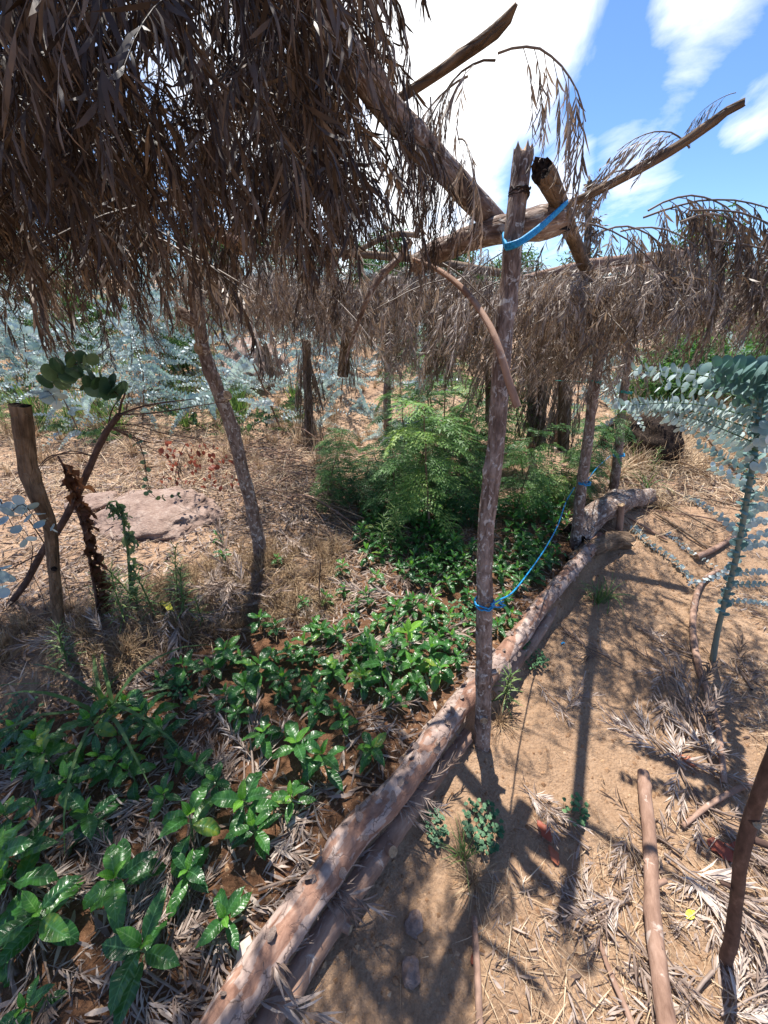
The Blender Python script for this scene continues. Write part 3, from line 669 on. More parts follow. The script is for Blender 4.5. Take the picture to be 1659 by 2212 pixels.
mb = MB(); ring_rope(mb, A(1352, 850, p3b[1]), (.1, .1, 1), .04, .004, 2, 8)
tag(mb.obj('twine', M['rope_green']), 'green twine knotted halfway up the slim grey post', 'twine')
mb = MB(); stick(mb, catmull([A(1200, 822, 3.2), A(1240, 824, 3.2), A(1268, 826, 2.7)], [1] * 3, .05)[0], .003, .003, 5); ring_rope(mb, A(1283, 826, p2b[1] + .11), (.1, .1, 1), .038, .003, 2, 9)
tag(mb.obj('twine', M['rope_green']), 'green twine stretched left from the dark based post', 'twine')

# edging logs ----------------------------------------------------------
r_up = np.interp(np.arange(12), [0, 3, 11], [.043, .048, .043])
pts = [np.array(p) + np.array((0, 0, float(r_up[i]) - .03 + .008 * math.sin(i * 2))) for i, p in enumerate(LOGP)]
LOG1 = pole('edging_log', 'long peeling pinkish log along the seedling bed, lying on top of the lower log', 'log', pts, list(r_up), 'log', 56, .075, 16, 61, 8, .01, step=.010, plates=.0030, partname='log_bark',
            stubs=[(.80, (.8, -.4, .3), .02, .012), (.62, (.9, -.2, .5), .015, .011)])
# curled bark flakes on the upper log
fl = Leaves(); rg = random.Random(4); Pc, Lc = catmull(pts, list(r_up), .02)
for _ in range(110):
    k = rg.randrange(2, len(Pc) - 2); t = Pc[k + 1] - Pc[k - 1]; t /= np.linalg.norm(t); a = rg.uniform(-1.6, 1.9)
    sdv = np.cross(t, (0, 0, 1)); sdv /= np.linalg.norm(sdv); nrm = np.array((0, 0, 1)) * math.cos(a) + sdv * math.sin(a)
    q = Pc[k] + nrm * (Lc[k] + .0035); D = np.cross(nrm, t) * rg.choice((-1, 1)) + t * rg.uniform(-.8, .8) + nrm * .25
    fl.put(q - np.array(pts[0]), D, rg.uniform(.012, .03), rg.choice((0.3, .5, .5)), rg.uniform(-.5, .5))
mb = MB()
fv = np.array([(-.5, 0, 0), (.1, -.1, 0), (.5, .1, 0), (-.6, .5, .05), (0, .45, .08), (.55, .55, .03), (-.2, 1, .25), (.35, .9, .2)]); ff = [np.array([(0, 1, 4, 3), (1, 2, 5, 4), (3, 4, 7, 6)]), np.array([(4, 5, 7)])]
fl.flush(mb, [(fv, ff, fv)]); tag(mb.obj('bark_flakes', M['log'], LOG1), kind='stuff')
low = [(515, 2330), (573, 2212), (652, 2085), (738, 1958), (800, 1868), (872, 1762), (962, 1642), (1008, 1588)]
pts = [np.array(at(x, y, Z=-.075)) for x, y in low]
LOG2 = pole('edging_log', 'smoother lower log half sunk in soil under the peeling log, ending behind the main post', 'log', pts, [.040, .040, .040, .040, .040, .040, .038, .034], 'bark_pink', 28, .12, 14, 62, 5, .01, step=.02, partname='log_bark',
            stubs=[(.52, (.55, -.75, .9), .028, .017), (.30, (.9, -.5, .1), .02, .014)])
pts = [np.array(at(x, y, Z=-.07)) for x, y in ((1060, 1500), (1110, 1430), (1150, 1385), (1185, 1330), (1200, 1300))]
pole('edging_log', 'short dark lower log under the peeling log just beyond the main post', 'log', pts, [.035, .04, .038, .032, .02], 'bark_pink', 18, .16, 16, 63, 4, .012)
# log pile / earth mound at the far end
pts = [G(1240, 1170) + (0, 0, .06), G(1290, 1130) + (0, 0, .09), G(1340, 1105) + (0, 0, .10), G(1395, 1085) + (0, 0, .06)]
pole('fallen_log', 'thick broken log covered in pale soil, behind the small upright peg', 'log', pts, [.08, .09, .085, .07], 'bark_grey', 26, .25, 9, 64, 5, .08, cut='rot', step=.03)
pts = [G(1225, 1215) + (0, 0, .02), G(1275, 1195) + (0, 0, .04), G(1320, 1180) + (0, 0, .05), G(1355, 1178) + (0, 0, .04)]
pole('fallen_log', 'short rotten log end with a dark hollow, in front of the small upright peg', 'log', pts, [.035, .055, .065, .055], 'bark_brown', 22, .3, 14, 65, 4, .05, cut='rot', step=.02)
pp = G(1338, 1150); pole('peg', 'small reddish upright peg beside the broken log', 'peg', [pp - (0, 0, .04), A(1340, 1120, pp[1]), A(1342, 1090, pp[1])], [.024, .024, .023], 'bark_pink', 14, .06, 30, 66, 1)

# trunk and sticks on the right
tr = G(1577, 2075); pts = [tr - (0, 0, .05), A(1578, 2040, tr[1] + .0), A(1590, 1950, tr[1] + .02), A(1600, 1860, tr[1] + .02), A(1622, 1770, tr[1] + .03), A(1650, 1690, tr[1] + .03), A(1700, 1560, tr[1] + .04), A(1790, 1350, tr[1] + .05), A(1900, 1050, tr[1] + .06)]
pole('young_trunk', 'thin dark upright sapling trunk cut by the right edge of the photo', 'trunk', pts, [.0165, .0155, .0135, .013, .0125, .012, .0115, .010, .009], 'bark_dark', 18, .1, 30, 71, 5, partname='trunk', stubs=[(.33, (-.9, .1, .5), .05, .005), (.5, (.8, -.4, .1), .12, .006), (.55, (-.3, -1, .4), .006, .008)])
def lying(name, label, cat, px, r, mat, seed, lift=.4, **k):
    pts = [G(x, y) + (0, 0, rr * (1 + lift) + (.010 if rr > .008 else .004)) for (x, y), rr in zip(px, r)]
    return pole(name, label, cat, pts, r, mat, k.pop('sides', 12), k.pop('amp', .1), 24, seed, k.pop('knots', 3), .004, **k)
lying('fallen_pole', 'straight fallen pole with a squared pale cut end lying toward the camera', 'pole', [(1383, 1680), (1385, 1720), (1393, 1800), (1398, 1900), (1402, 2000), (1415, 2120), (1428, 2212), (1440, 2330)],
      [.021, .0215, .022, .022, .023, .023, .023, .023], 'bark_pink', 72, .35, sides=24, knots=6, stubs=[(.5, (1, .2, .25), .03, .008), (.42, (-1, .1, .3), .006, .009)])
lying('fallen_stick', 'long curved dark red stick lying along the right side of the path', 'stick', [(1548, 1238), (1515, 1262), (1496, 1310), (1492, 1380), (1505, 1450), (1525, 1510), (1543, 1570), (1554, 1640), (1560, 1700)],
      [.012, .014, .017, .017, .015, .014, .012, .011, .010], 'bark_pink', 73, sides=14, knots=5)
lying('fallen_stick', 'thin pale stick half buried at the bottom of the path', 'stick', [(1023, 1985), (1026, 2050), (1030, 2120), (1034, 2212), (1036, 2300)], [.009, .0095, .010, .010, .010], 'bark_pink', 74, 0)
lying('fallen_stick', 'short pinkish stick lying across the litter at right', 'stick', [(1618, 1697), (1560, 1725), (1520, 1750), (1470, 1790)], [.010, .010, .009, .008], 'bark_pink', 75)
lying('fallen_stick', 'thin reddish twig beside the bottom of the fallen pole', 'stick', [(1290, 2030), (1310, 2090), (1335, 2150), (1360, 2212), (1375, 2280)], [.006, .007, .007, .008, .008], 'bark_pink', 76)
lying('fallen_stick', 'orange brown stick lying flat near the blue leaved sapling', 'stick', [(1500, 1212), (1545, 1190), (1600, 1155)], [.02, .018, .016], 'bark_pink', 77)
lying('fallen_stick', 'pale straight stick pointing to the orange brown stick', 'stick', [(1415, 1115), (1470, 1150), (1530, 1190)], [.010, .010, .008], 'pole', 78)
pts = [G(1635, 1080) + (0, 0, .02), A(1590, 1020, 3.1), A(1540, 960, 3.3), A(1500, 905, 3.6)]
pole('leaning_stick', 'long pale stick leaning across the dry grass behind the blue leaved sapling', 'stick', pts, [.014, .014, .012, .010], 'pole', 10, .08, 24, 79)
lying('bark_slab', 'flat slab of shed bark on soil beside the upper log, left of the main post', 'bark', [(905, 1600), (935, 1580), (965, 1562)], [.010, .016, .008], 'log', 80, sides=8)

# ------------------------------------------------------------------ thatch
def mass(name, n, region, seed, mat, label=None, down=.5, parent=None):
    rng = random.Random(seed); mb = MB(); lv = Leaves(); k = 0
    while k < n:
        p = region(rng)
        if p is None: continue
        a = rng.uniform(0, 6.283); k += 1
        frond(lv, mb, rng, p, (math.cos(a), math.sin(a), rng.uniform(-.9, .35) * (.6 + down)), rng.uniform(.14, .26), 9, rng.uniform(.042, .07), rng.uniform(.2, 2.0), .95, rng.uniform(.05, .7), rng.random())
    lv.flush(mb, LANCES, 0, seed)
    return tag(mb.obj(name, M[mat]), label, 'thatch' if label else None, kind='stuff')
def near_xmax(y): return -.05 + .05 * math.sin(y * 7) - .05 * max(0, y - 1.2)
def near_region(rng):
    y = .62 + 1.68 * rng.random() ** 1.15; x = rng.uniform(-3.0, near_xmax(y)); h = float(fbm(x * 2.6 + 3, y * 2.6, 2.2, 2))
    if x > -.95 and y > 1.85 + .12 * math.sin(x * 9): return None
    if h < -.02 and rng.random() < .95: return None
    return (x, y, rng.uniform(1.80, 2.30) + .05 * h)
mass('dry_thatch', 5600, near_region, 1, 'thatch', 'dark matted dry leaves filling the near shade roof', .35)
rg = random.Random(77)
ROOF1 = 'dry leafy branches of the near shade roof'
def put(me, p, **k):
    return place(me, 'dry_branch', p, **k)
for i in range(90):
    p = None
    while p is None or p[1] < 1.05: p = near_region(rg)
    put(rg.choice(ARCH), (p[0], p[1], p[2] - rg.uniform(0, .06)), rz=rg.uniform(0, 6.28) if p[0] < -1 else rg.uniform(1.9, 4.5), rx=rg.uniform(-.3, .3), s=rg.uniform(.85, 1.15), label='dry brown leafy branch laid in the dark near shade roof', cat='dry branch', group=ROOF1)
# fringe hanging along the roof's far edge
for i in range(40):
    t = (i + rg.uniform(-.3, .3)) / 39; x = -2.5 + 2.5 * t; y = (2.25 if x < -.95 else 1.9) + rg.uniform(-.2, .1)
    put(rg.choice(HANG), (x, y, 1.86 + rg.uniform(-.05, .05)), rz=rg.uniform(0, 6.28), rx=rg.uniform(-.4, .4), ry=rg.uniform(-.4, .4), s=rg.uniform(.45, .9), label='dry brown leafy branch hanging from the lower edge of the near shade roof', cat='dry branch', group='dry branches fringing the near roof')
for i in range(14):   # right edge, close to the camera
    t = rg.random(); y = 1.0 + 1.1 * t; x = near_xmax(y) + rg.uniform(-.20, .02)
    put(rg.choice(HANG + AIRY), (x, y, 2.12 - .12 * t + rg.uniform(-.04, .1)), rz=rg.uniform(2, 4.3), s=rg.uniform(.5, .72), label='grey brown leafy branch drooping from the right edge of the near shade roof', cat='dry branch', group='dry branches on the right edge of the near roof')
ROOF2 = 'dry leafy branches of the far shade roof'
def far_region(rng):
    x = rng.uniform(-1.3, 2.7); y = rng.uniform(1.85 if x > .6 else 2.6, 4.2)
    if x < .75: y = rng.uniform(2.85, 4.2)
    if x > 1.45 and rng.random() < .35: return None
    return (x, y, rng.uniform(1.50, 1.80) + .05 * math.sin(x * 5) - .04 * max(0, x - 1.6))
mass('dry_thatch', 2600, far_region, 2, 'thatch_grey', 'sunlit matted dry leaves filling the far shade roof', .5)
for i in range(50):
    p = None
    while p is None: p = far_region(rg)
    put(rg.choice(ARCH2), (p[0], p[1], p[2] + rg.uniform(-.06, .08)), rz=rg.uniform(0, 6.28), rx=rg.uniform(-.3, .3), s=rg.uniform(.9, 1.2), label='dry sunlit leafy branch laid on the far shade roof', cat='dry branch', group=ROOF2)
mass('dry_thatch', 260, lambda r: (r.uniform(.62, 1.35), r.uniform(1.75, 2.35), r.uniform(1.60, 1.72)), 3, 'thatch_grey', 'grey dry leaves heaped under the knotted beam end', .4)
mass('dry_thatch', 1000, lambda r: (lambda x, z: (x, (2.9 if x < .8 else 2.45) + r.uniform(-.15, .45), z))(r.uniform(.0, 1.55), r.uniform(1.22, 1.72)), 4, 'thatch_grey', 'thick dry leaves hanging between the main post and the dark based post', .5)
for i in range(76):   # front edge of the far roof
    t = (i + rg.uniform(-.4, .4)) / 75; x = -1.2 + 3.6 * t; y = (3.0 if x < .3 else 2.8 if x < .8 else 2.35) + rg.uniform(-.15, .35)
    if .1 < x < 1.1: s_, z_ = rg.uniform(.95, 1.35), 1.66
    else: s_, z_ = rg.uniform(.4, .75), 1.64
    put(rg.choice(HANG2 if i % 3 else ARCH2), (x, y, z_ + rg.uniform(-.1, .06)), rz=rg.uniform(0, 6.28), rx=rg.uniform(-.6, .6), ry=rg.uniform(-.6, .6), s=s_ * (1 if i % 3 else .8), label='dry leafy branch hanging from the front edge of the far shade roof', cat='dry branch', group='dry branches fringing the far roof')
# branches seen one by one
def single(me, x, y, Y_, rz, s, lab, rx=0, ry=0): put(me, A(x, y, Y_), rz=rz, rx=rx, ry=ry, s=s, label=lab, cat='dry branch')
single(AIRY[0], 1075, 115, 1.17, -.3, .62, 'open dry spray dangling below the slanting pole tip')
single(AIRY[1], 1070, 130, 1.2, 2.6, .62, 'open dry spray falling left from the slanting pole over the ridge log')
single(AIRY[2], 1010, 165, 1.25, 2.2, .6, 'thin dry spray hanging where the slanting pole leaves the thatch')
single(AIRY[3], 990, 300, 1.3, -1.2, .55, 'dry spray hanging in front of the thick slanting ridge log', ry=.4)
single(AIRY[1], 1385, 375, 1.4, 2.7, .5, 'thin dry spray hanging from the middle of the long curved pole', ry=-.2)
single(AIRY[0], 1490, 320, 1.38, 2.9, .5, 'bare thin spray hanging near the upper half of the long curved pole', ry=-.5)
single(AIRY[2], 1590, 200, 1.3, 2.3, .2, 'tiny twig with a few leaves at the tip of the long curved pole')
for k, (x, y, Y_, rz, s, ry, lab) in enumerate([
    (1400, 455, 1.95, .15, .95, -.3, 'dark leafy spray on top of the large arching grey branch'),
    (1490, 455, 1.85, .1, .9, .05, 'dense dark spray whose tip hangs low beside the right edge'),
    (1300, 500, 1.9, .3, .9, -.1, 'dense grey spray just right of the stub ended log'),
    (1420, 530, 2.1, .3, 1.0, .1, 'dense grey spray hanging in front of the reddish pole tip'),
    (1390, 470, 2.0, .1, 1.0, -.25, 'large grey branch arching right against blue sky above the far roof'),
    (1470, 480, 1.9, .25, 1.05, -.15, 'large grey branch curling down at the right edge of the photo'),
    (1340, 500, 2.0, -.3, .9, 0, 'grey branch drooping over the right ends of the reddish poles'),
    (1540, 520, 1.9, -.2, .9, .2, 'grey leafy branch hanging low at far right below the curled one'),
    (1250, 480, 1.8, -.4, .75, .3, 'grey leafy branch drooping just right of the knotted beam end'),
    (1230, 500, 1.7, 2.9, .7, .2, 'grey leafy branch drooping under the knotted beam end'),
    (940, 560, 1.7, -.9, .7, .4, 'brown leafy branch hanging under the left end of the cross beam'),
    (985, 600, 1.75, 3.6, .7, .3, 'brown leafy branch hanging behind the bent bare branch')]):
    single((LUSH + ARCH2 + ARCH)[k % 3 if k < 8 else 3 + k % 10], x, y, Y_, rz, s, lab, ry=ry)
for k, (x, y, Y_, s_) in enumerate([(880, 270, 1.18, .42), (915, 330, 1.22, .5), (945, 380, 1.27, .5), (905, 300, 1.3, .6), (960, 420, 1.32, .42), (870, 215, 1.1, .5), (930, 250, 1.25, .45), (985, 385, 1.3, .3)]):
    put(HANG[k % 6], A(x, y - 40, Y_), rz=k * 2.1, s=s_, label='dry leafy branch draped over the thick slanting ridge log', cat='dry branch', group='dry branches draped over the ridge log')
# bundles hung on the background posts
def bundle(x0, y0, x1, y1, Y_, w, n, lab, seed, leafy=True):
    rng = random.Random(seed); a, b = A(x0, y0, Y_), A(x1, y1, Y_); root = empty('dry_bundle', b); tag(root, lab, 'bundle')
    mb = MB(); lv = Leaves()
    for _ in range(n):
        t = rng.random(); q = a + (b - a) * t * .8 - b; an = rng.uniform(0, 6.28)
        q = q + np.array((math.cos(an), math.sin(an), 0)) * w * rng.uniform(.1, .8)
        frond(lv, mb, rng, q, (math.cos(an) * .4, math.sin(an) * .4, -1), rng.uniform(.25, .4), 9, .09, 1.5, .35, 1.4, rng.random())
    lv.flush(mb, LANCES, 0, seed); mb.obj('dry_leaves', M['thatch_grey'], root)
    s = MB(); tube(s, [a - b, (a - b) * .5, (0, 0, -.05)], [.045, .045, .05], 10, .08, .15, 12, seed); s.obj('stump_core', M['bark_brown'], root)
bundle(560, 715, 590, 815, 5.2, .16, 60, 'splayed dry stump trunk in front of the blue bushes, left one of two', 1)
bundle(662, 735, 668, 955, 4.4, .15, 90, 'shaggy dry leaf wrapped trunk right of the bright green grass tuft', 2)
bundle(1160, 690, 1170, 960, 3.7, .22, 120, 'dark curtain of dry leaves hanging behind the main post', 3)
bundle(1215, 690, 1220, 960, 3.4, .18, 90, 'dark curtain of dry leaves hanging left of the dark based post', 4)
bundle(1060, 680, 1060, 900, 3.9, .2, 60, 'loose dry leaves hanging in shadow above the green bush', 5)
bundle(760, 640, 740, 800, 3.6, .10, 16, 'thin wisps of dry leaves hanging left of the bent branch', 6)

# ------------------------------------------------------------------ coffee seedlings
BRO = [broad(.40, .9, seed=0), broad(.44, 1.5, seed=2, wave=.05), broad(.38, .5, seed=4), broad(.46, 1.15, seed=6, wave=.06)]
def seedling_meshes(seed):
    rng = random.Random(seed); h = rng.uniform(.10, .14); nodes = rng.choice((3, 4, 4)); st = MB(); lv = Leaves(); yv = Leaves()
    top = np.array((rng.uniform(-.015, .015), rng.uniform(-.015, .015), h)); stick(st, [(0, 0, -.02), top * .5 + np.array((.004, 0, 0)), top], .0032, .0018, 6)
    a0 = rng.uniform(0, 6.28)
    for k in range(nodes):
        t = .45 + .5 * k / (nodes - 1); a = a0 + k * 1.571 + rng.uniform(-.25, .25)
        for s in (0, math.pi):
            el = -.05 + .75 * (k / nodes) ** 1.5 + rng.uniform(-.25, .15); aa = a + s + rng.uniform(-.2, .2)
            D = np.array((math.cos(aa) * math.cos(el), math.sin(aa) * math.cos(el), math.sin(el)))
            q = top * t; stick(st, [q, q + D * .008], .0015, .001, 4)
            lv.put(q + D * .007, D, rng.uniform(.082, .108) * (1 - .18 * k / nodes), rng.random(), rng.gauss(0, .2))
    for s in (0, math.pi):
        aa = a0 + nodes * 1.571 + s; el = rng.uniform(.7, 1.25)
        D = np.array((math.cos(aa) * math.cos(el), math.sin(aa) * math.cos(el), math.sin(el)))
        yv.put(top, D, rng.uniform(.04, .066), rng.random() * .7)
    st_m = st.mesh('stem', M['stem']); a_, b_ = MB(), MB(); lv.flush(a_, BRO, 0, seed); yv.flush(b_, [BRO[2]], 0, seed)
    return st_m, a_.mesh('leaves', M['coffee']), b_.mesh('young_leaves', M['young'])
SEED = []
for i in range(10):
    r = empty('coffee_seedling', (0, -50, 0)); r['category'] = 'seedling'
    for me, nm in zip(seedling_meshes(200 + i), ('stem', 'leaves', 'young_leaves')):
        o = bpy.data.objects.new(nm, me); C.objects.link(o); o.parent = r
    SEED.append(r)
LAND = [('the tall rope tied post', at(1040, 1500, Z=0)), ('the cut stub on the lower log', at(735, 1950, Z=0)), ('the bark slab', at(920, 1590, Z=0)), ('the crooked stake', at(128, 1400, Z=0)),
        ('the leaning knotted post', at(560, 1215, Z=0)), ('the dark based post', at(1245, 1180, Z=0)), ('the long bladed grass tuft', at(215, 1510, Z=0)), ('the bottom left corner', at(20, 2190, Z=0)),
        ('the feathery bush', at(900, 1120, Z=0)), ('the pale smooth leaved seedling', at(880, 1382, Z=0)), ('the middle of the left edge', at(10, 1800, Z=0)), ('the bare soil patch below the grass bank', at(620, 1390, Z=0)),
        ('the fallen fronds in mid bed', at(700, 1700, Z=0)), ('the lone clover leaf', at(330, 1960, Z=0)), ('the thin upright twig', at(691, 1290, Z=0))]
ORD = ['nearest', 'second', 'third', 'fourth', 'fifth', 'sixth', 'seventh', 'eighth', 'ninth', 'tenth', 'eleventh', 'twelfth', 'thirteenth', 'fourteenth', 'fifteenth', 'sixteenth', 'seventeenth', 'eighteenth', 'nineteenth', 'twentieth']
Z5 = [(575, 1520, 380), (150, 1390, 380), (520, 1200, 300), (800, 1210, 240), (780, 960, 430), (1105, 990, 230), (390, 950, 240), (40, 1080, 360), (60, 1230, 330), (130, 1750, 220), (30, 940, 200), (300, 780, 240), (205, 690, 220),
      (500, 690, 200), (570, 760, 210), (770, 680, 120), (860, 700, 150), (940, 780, 150), (1060, 855, 260), (1410, 700, 230), (1300, 620, 240), (1140, 590, 170), (710, 590, 180), (640, 470, 240), (390, 530, 260), (160, 600, 200),
      (60, 570, 170), (1040, 500, 150), (970, 430, 130), (835, 430, 110), (910, 290, 150), (1105, 290, 190), (1210, 410, 80), (1280, 445, 90), (1380, 470, 160), (1485, 530, 130), (1430, 300, 140), (1250, 225, 110), (1115, 85, 115),
      (1190, 120, 90), (1390, 130, 130), (1165, 235, 90), (1575, 350, 130), (1575, 200, 130), (450, 665, 180), (550, 440, 130), (695, 345, 80), (110, 700, 160), (700, 840, 160), (0, 660, 160), (20, 1500, 260), (1040, 250, 110)]
SP = [(x * .5, y * .5 + 1296, w * .5) for x, y, w in Z5]
SP += [(739, 1231, 45), (744, 1273, 40), (794, 1288, 55), (768, 1304, 36), (847, 1304, 60), (890, 1309, 70), (937, 1296, 70), (895, 1236, 60), (947, 1236, 50), (986, 1236, 50), (979, 1181, 60), (1015, 1180, 50), (971, 1340, 60), (882, 1405, 80),
       (942, 1387, 60), (971, 1392, 70), (789, 1379, 60), (825, 1450, 100), (778, 1457, 60), (942, 1444, 80), (898, 1486, 62), (716, 1434, 60), (682, 1418, 50), (682, 1358, 60), (726, 1371, 60), (687, 1510, 62), (734, 1535, 50), (1007, 1380, 45),
       (809, 1249, 50), (929, 1335, 50), (817, 1340, 50), (1085, 1290, 55), (1095, 1330, 60), (1120, 1260, 50), (1075, 1350, 55), (1130, 1110, 55), (1170, 1090, 50), (1100, 1150, 55), (1150, 1150, 55), (1190, 1180, 50), (1050, 1130, 50), (1085, 1190, 50),
       (1120, 1210, 55), (1160, 1200, 50), (1020, 1230, 50), (1200, 1120, 50), (1210, 1080, 45), (1040, 1080, 50), (1140, 1060, 50), (1180, 1045, 45), (855, 1200, 40), (905, 1190, 45), (700, 1290, 45), (660, 1300, 40), (1090, 1090, 45), (1010, 1290, 50), (1000, 1330, 45), (860, 1345, 50), (760, 1340, 45), (850, 1430, 50), (990, 1425, 50), (480, 1195, 40), (470, 1160, 36), (600, 1210, 36)]
rg = random.Random(9); used = {}
_pos = [gp(a, b) for a, b, c in SP]; tries = 0
while len(SP) < 292 and tries < 9000:
    tries += 1; fx, fy = rg.uniform(-2.4, 1.5), rg.uniform(.25, 3.1)
    if float(logdist(fx, fy)) > -.14 or (fx < -.2 and float(bankd(fx, fy)) > -.08): continue
    v_ = Vector((fx, fy, gz(fx, fy))) - Vector((0, 0, CZ)); dep_ = v_.y * math.cos(PITCH) - v_.z * math.sin(PITCH)
    if dep_ < .3: continue
    u_ = (384 + FPX * fx / dep_) / K; w_ = (512 - FPX * (v_.y * math.sin(PITCH) + v_.z * math.cos(PITCH)) / dep_) / K
    if not (-40 < u_ < 1250 and w_ < 2240) or (fy < 1.25 and rg.random() < .75) or fbm(fx * 2.2 + 7, fy * 2.2, 1.0, 2) < -.22: continue
    if any(math.hypot(q.x - fx, q.y - fy) < (.088 if fy > 1.1 else .15) for q in _pos): continue
    _pos.append(Vector((fx, fy, 0))); SP.append((u_, w_, rg.uniform(.13, .20) / (K / FPX * dep_)))
for i, (x, y, w) in enumerate(SP):
    p = gp(x, y); dep = (p.y * math.cos(PITCH) + (CZ - p.z) * math.sin(PITCH)); sp = w * K / FPX * dep
    p = at(x, y, Z=p.z + .45 * sp); sc = min(1.28, max(.5, sp / .185)); z = gz(p.x, p.y)
    base = SEED[i % 10]; o = base if i < 10 else dup(base)
    o.location = (p.x, p.y, z); o.rotation_euler = (rg.uniform(-.12, .12), rg.uniform(-.12, .12), rg.uniform(0, 6.28)); o.scale = (sc,) * 3
    li = min(range(len(LAND)), key=lambda k: (LAND[k][1].xy - p.xy).length); used.setdefault(li, []).append(((LAND[li][1].xy - p.xy).length, o))
for li, L_ in used.items():
    for k, (d_, o) in enumerate(sorted(L_, key=lambda a: a[0])):
        o['label'] = f"glossy green coffee seedling, {ORD[k]}{' closest' if k else ''} to {LAND[li][0]}" if k < 14 else f'coffee seedling crowded in the outer rows around {LAND[li][0]}'; o['group'] = 'coffee seedlings planted in the bed'
# pale smooth leaved seedling, lone clover
mb = MB(); lv = Leaves(); P0 = gp(880, 1400)
for a, el, l in ((3.3, .15, .085), (.2, .55, .10), (1.5, .9, .07), (-1.3, .1, .06), (2.4, .7, .05)):
    lv.put((0, 0, .12), (math.cos(a) * math.cos(el), math.sin(a) * math.cos(el), math.sin(el)), l, .9)
lv.flush(mb, [broad(.42, .4, ribs=5, amp=.003, wave=.01)], 0, 1)
r = empty('seedling', P0); tag(r, 'pale green seedling with broad smooth leaves among the darker coffee seedlings', 'seedling'); mb.obj('leaves', M['young'], r)
s = MB(); stick(s, [(0, 0, -.02), (0, 0, .12)], .003, .002, 5); s.obj('stem', M['stem'], r)

# ------------------------------------------------------------------ litter, straw, fallen fronds
def scatter(name, n, xy, tm, mat, seed, size, lift=(.001, .012), tilt=.22, label=None, kind='stuff', soft=True):
    r = np.random.RandomState(seed); x, y = xy(r, n); n = len(x); a = r.rand(n) * 6.283
    z = terrain(x, y); e = .02; gxn = (terrain(x + e, y) - z) / e; gyn = (terrain(x, y + e) - z) / e
    D = np.stack([np.cos(a), np.sin(a), np.cos(a) * gxn + np.sin(a) * gyn + r.normal(0, tilt, n)], 1)
    L_ = Leaves(); L_.t = np.stack([x, y, z + r.uniform(*lift, n)], 1); L_.d = D; L_.s = size[0] * .6 + (size[1] * 1.25 - size[0] * .6) * r.rand(n) ** 1.5; L_.r = r.rand(n); L_.roll = r.normal(0, .5, n)
    mb = MB(); L_.flush(mb, tm, 0, seed); return tag(mb.obj(name, M[mat]), label, None, kind=kind)
def in_bed(r, n):
    x = r.uniform(-2.4, 1.6, n * 2); y = r.uniform(.0, 3.0, n * 2); d = logdist(x, y)
    k = (d < -.05) & (fbm(x * 2.2, y * 2.2, 5.0, 3) > -.22) & (y < 3.2); return x[k][:n], y[k][:n]
def on_bank(r, n):
    x = r.uniform(-3.6, 1.0, n * 3); y = r.uniform(.8, 4.6, n * 3)
    k = (bankd(x, y) > -.05) & (logdist(x, y) < -.3) & (fbm(x * 1.5, y * 1.5, 2.0, 3) > -.3); return x[k][:n], y[k][:n]
def on_right(r, n):
    x = r.uniform(.3, 3.6, n * 4); y = r.uniform(.0, 3.8, n * 4); d = logdist(x, y)
    k = (d > .30) & (fbm(x * 1.3 + 4, y * 1.3, 6.0, 3) + .9 * sm(.5, 1.25, d + .12 * (1.6 - y) + .55 * sm(1.1, .3, y)) > .5); return x[k][:n], y[k][:n]
def on_path(r, n):
    x = r.uniform(-.6, 2.6, n * 2); y = r.uniform(.0, 3.6, n * 2); k = (logdist(x, y) > .1); return x[k][:n], y[k][:n]
def far_left(r, n):
    y = 3 + 12 * r.rand(n) ** 1.6; x = r.uniform(-1.15, 1.2, n) * y * 1.0; return x, y
LN2 = [lance(.13, .1, .5), lance(.11, .35, -.8), lance(.15, -.05, 1.1)]
LONG = [lance(.026, .3, .8), lance(.02, -.25, -1.0), lance(.022, .6, .4)]
scatter('leaf_litter', 15000, in_bed, LN2, 'litter', 1, (.025, .075))
scatter('leaf_litter', 17000, on_bank, LN2, 'litter', 2, (.03, .085), (.001, .03))
scatter('leaf_litter', 10500, on_right, LN2, 'litter', 3, (.015, .055), (.0, .010))
scatter('straw', 21000, on_right, LONG, 'straw', 4, (.02, .11), (.0, .012))
scatter('straw', 1300, on_path, LONG, 'straw', 5, (.02, .07), (.0, .004), .05)
scatter('straw', 14000, on_bank, LONG, 'straw', 6, (.05, .16), (.001, .03), .35)
scatter('straw', 30000, far_left, LONG, 'straw', 7, (.06, .24), (.0, .05), .5)
scatter('leaf_litter', 22000, far_left, LN2, 'litter', 8, (.05, .12), (.0, .04), .4)
def near_far_right(r, n):
    y = 2.4 + 5 * r.rand(n); x = y * r.uniform(.35, 1.15, n); return x, y
scatter('straw', 9000, near_far_right, LONG, 'straw', 9, (.05, .2), (.0, .03), .3)

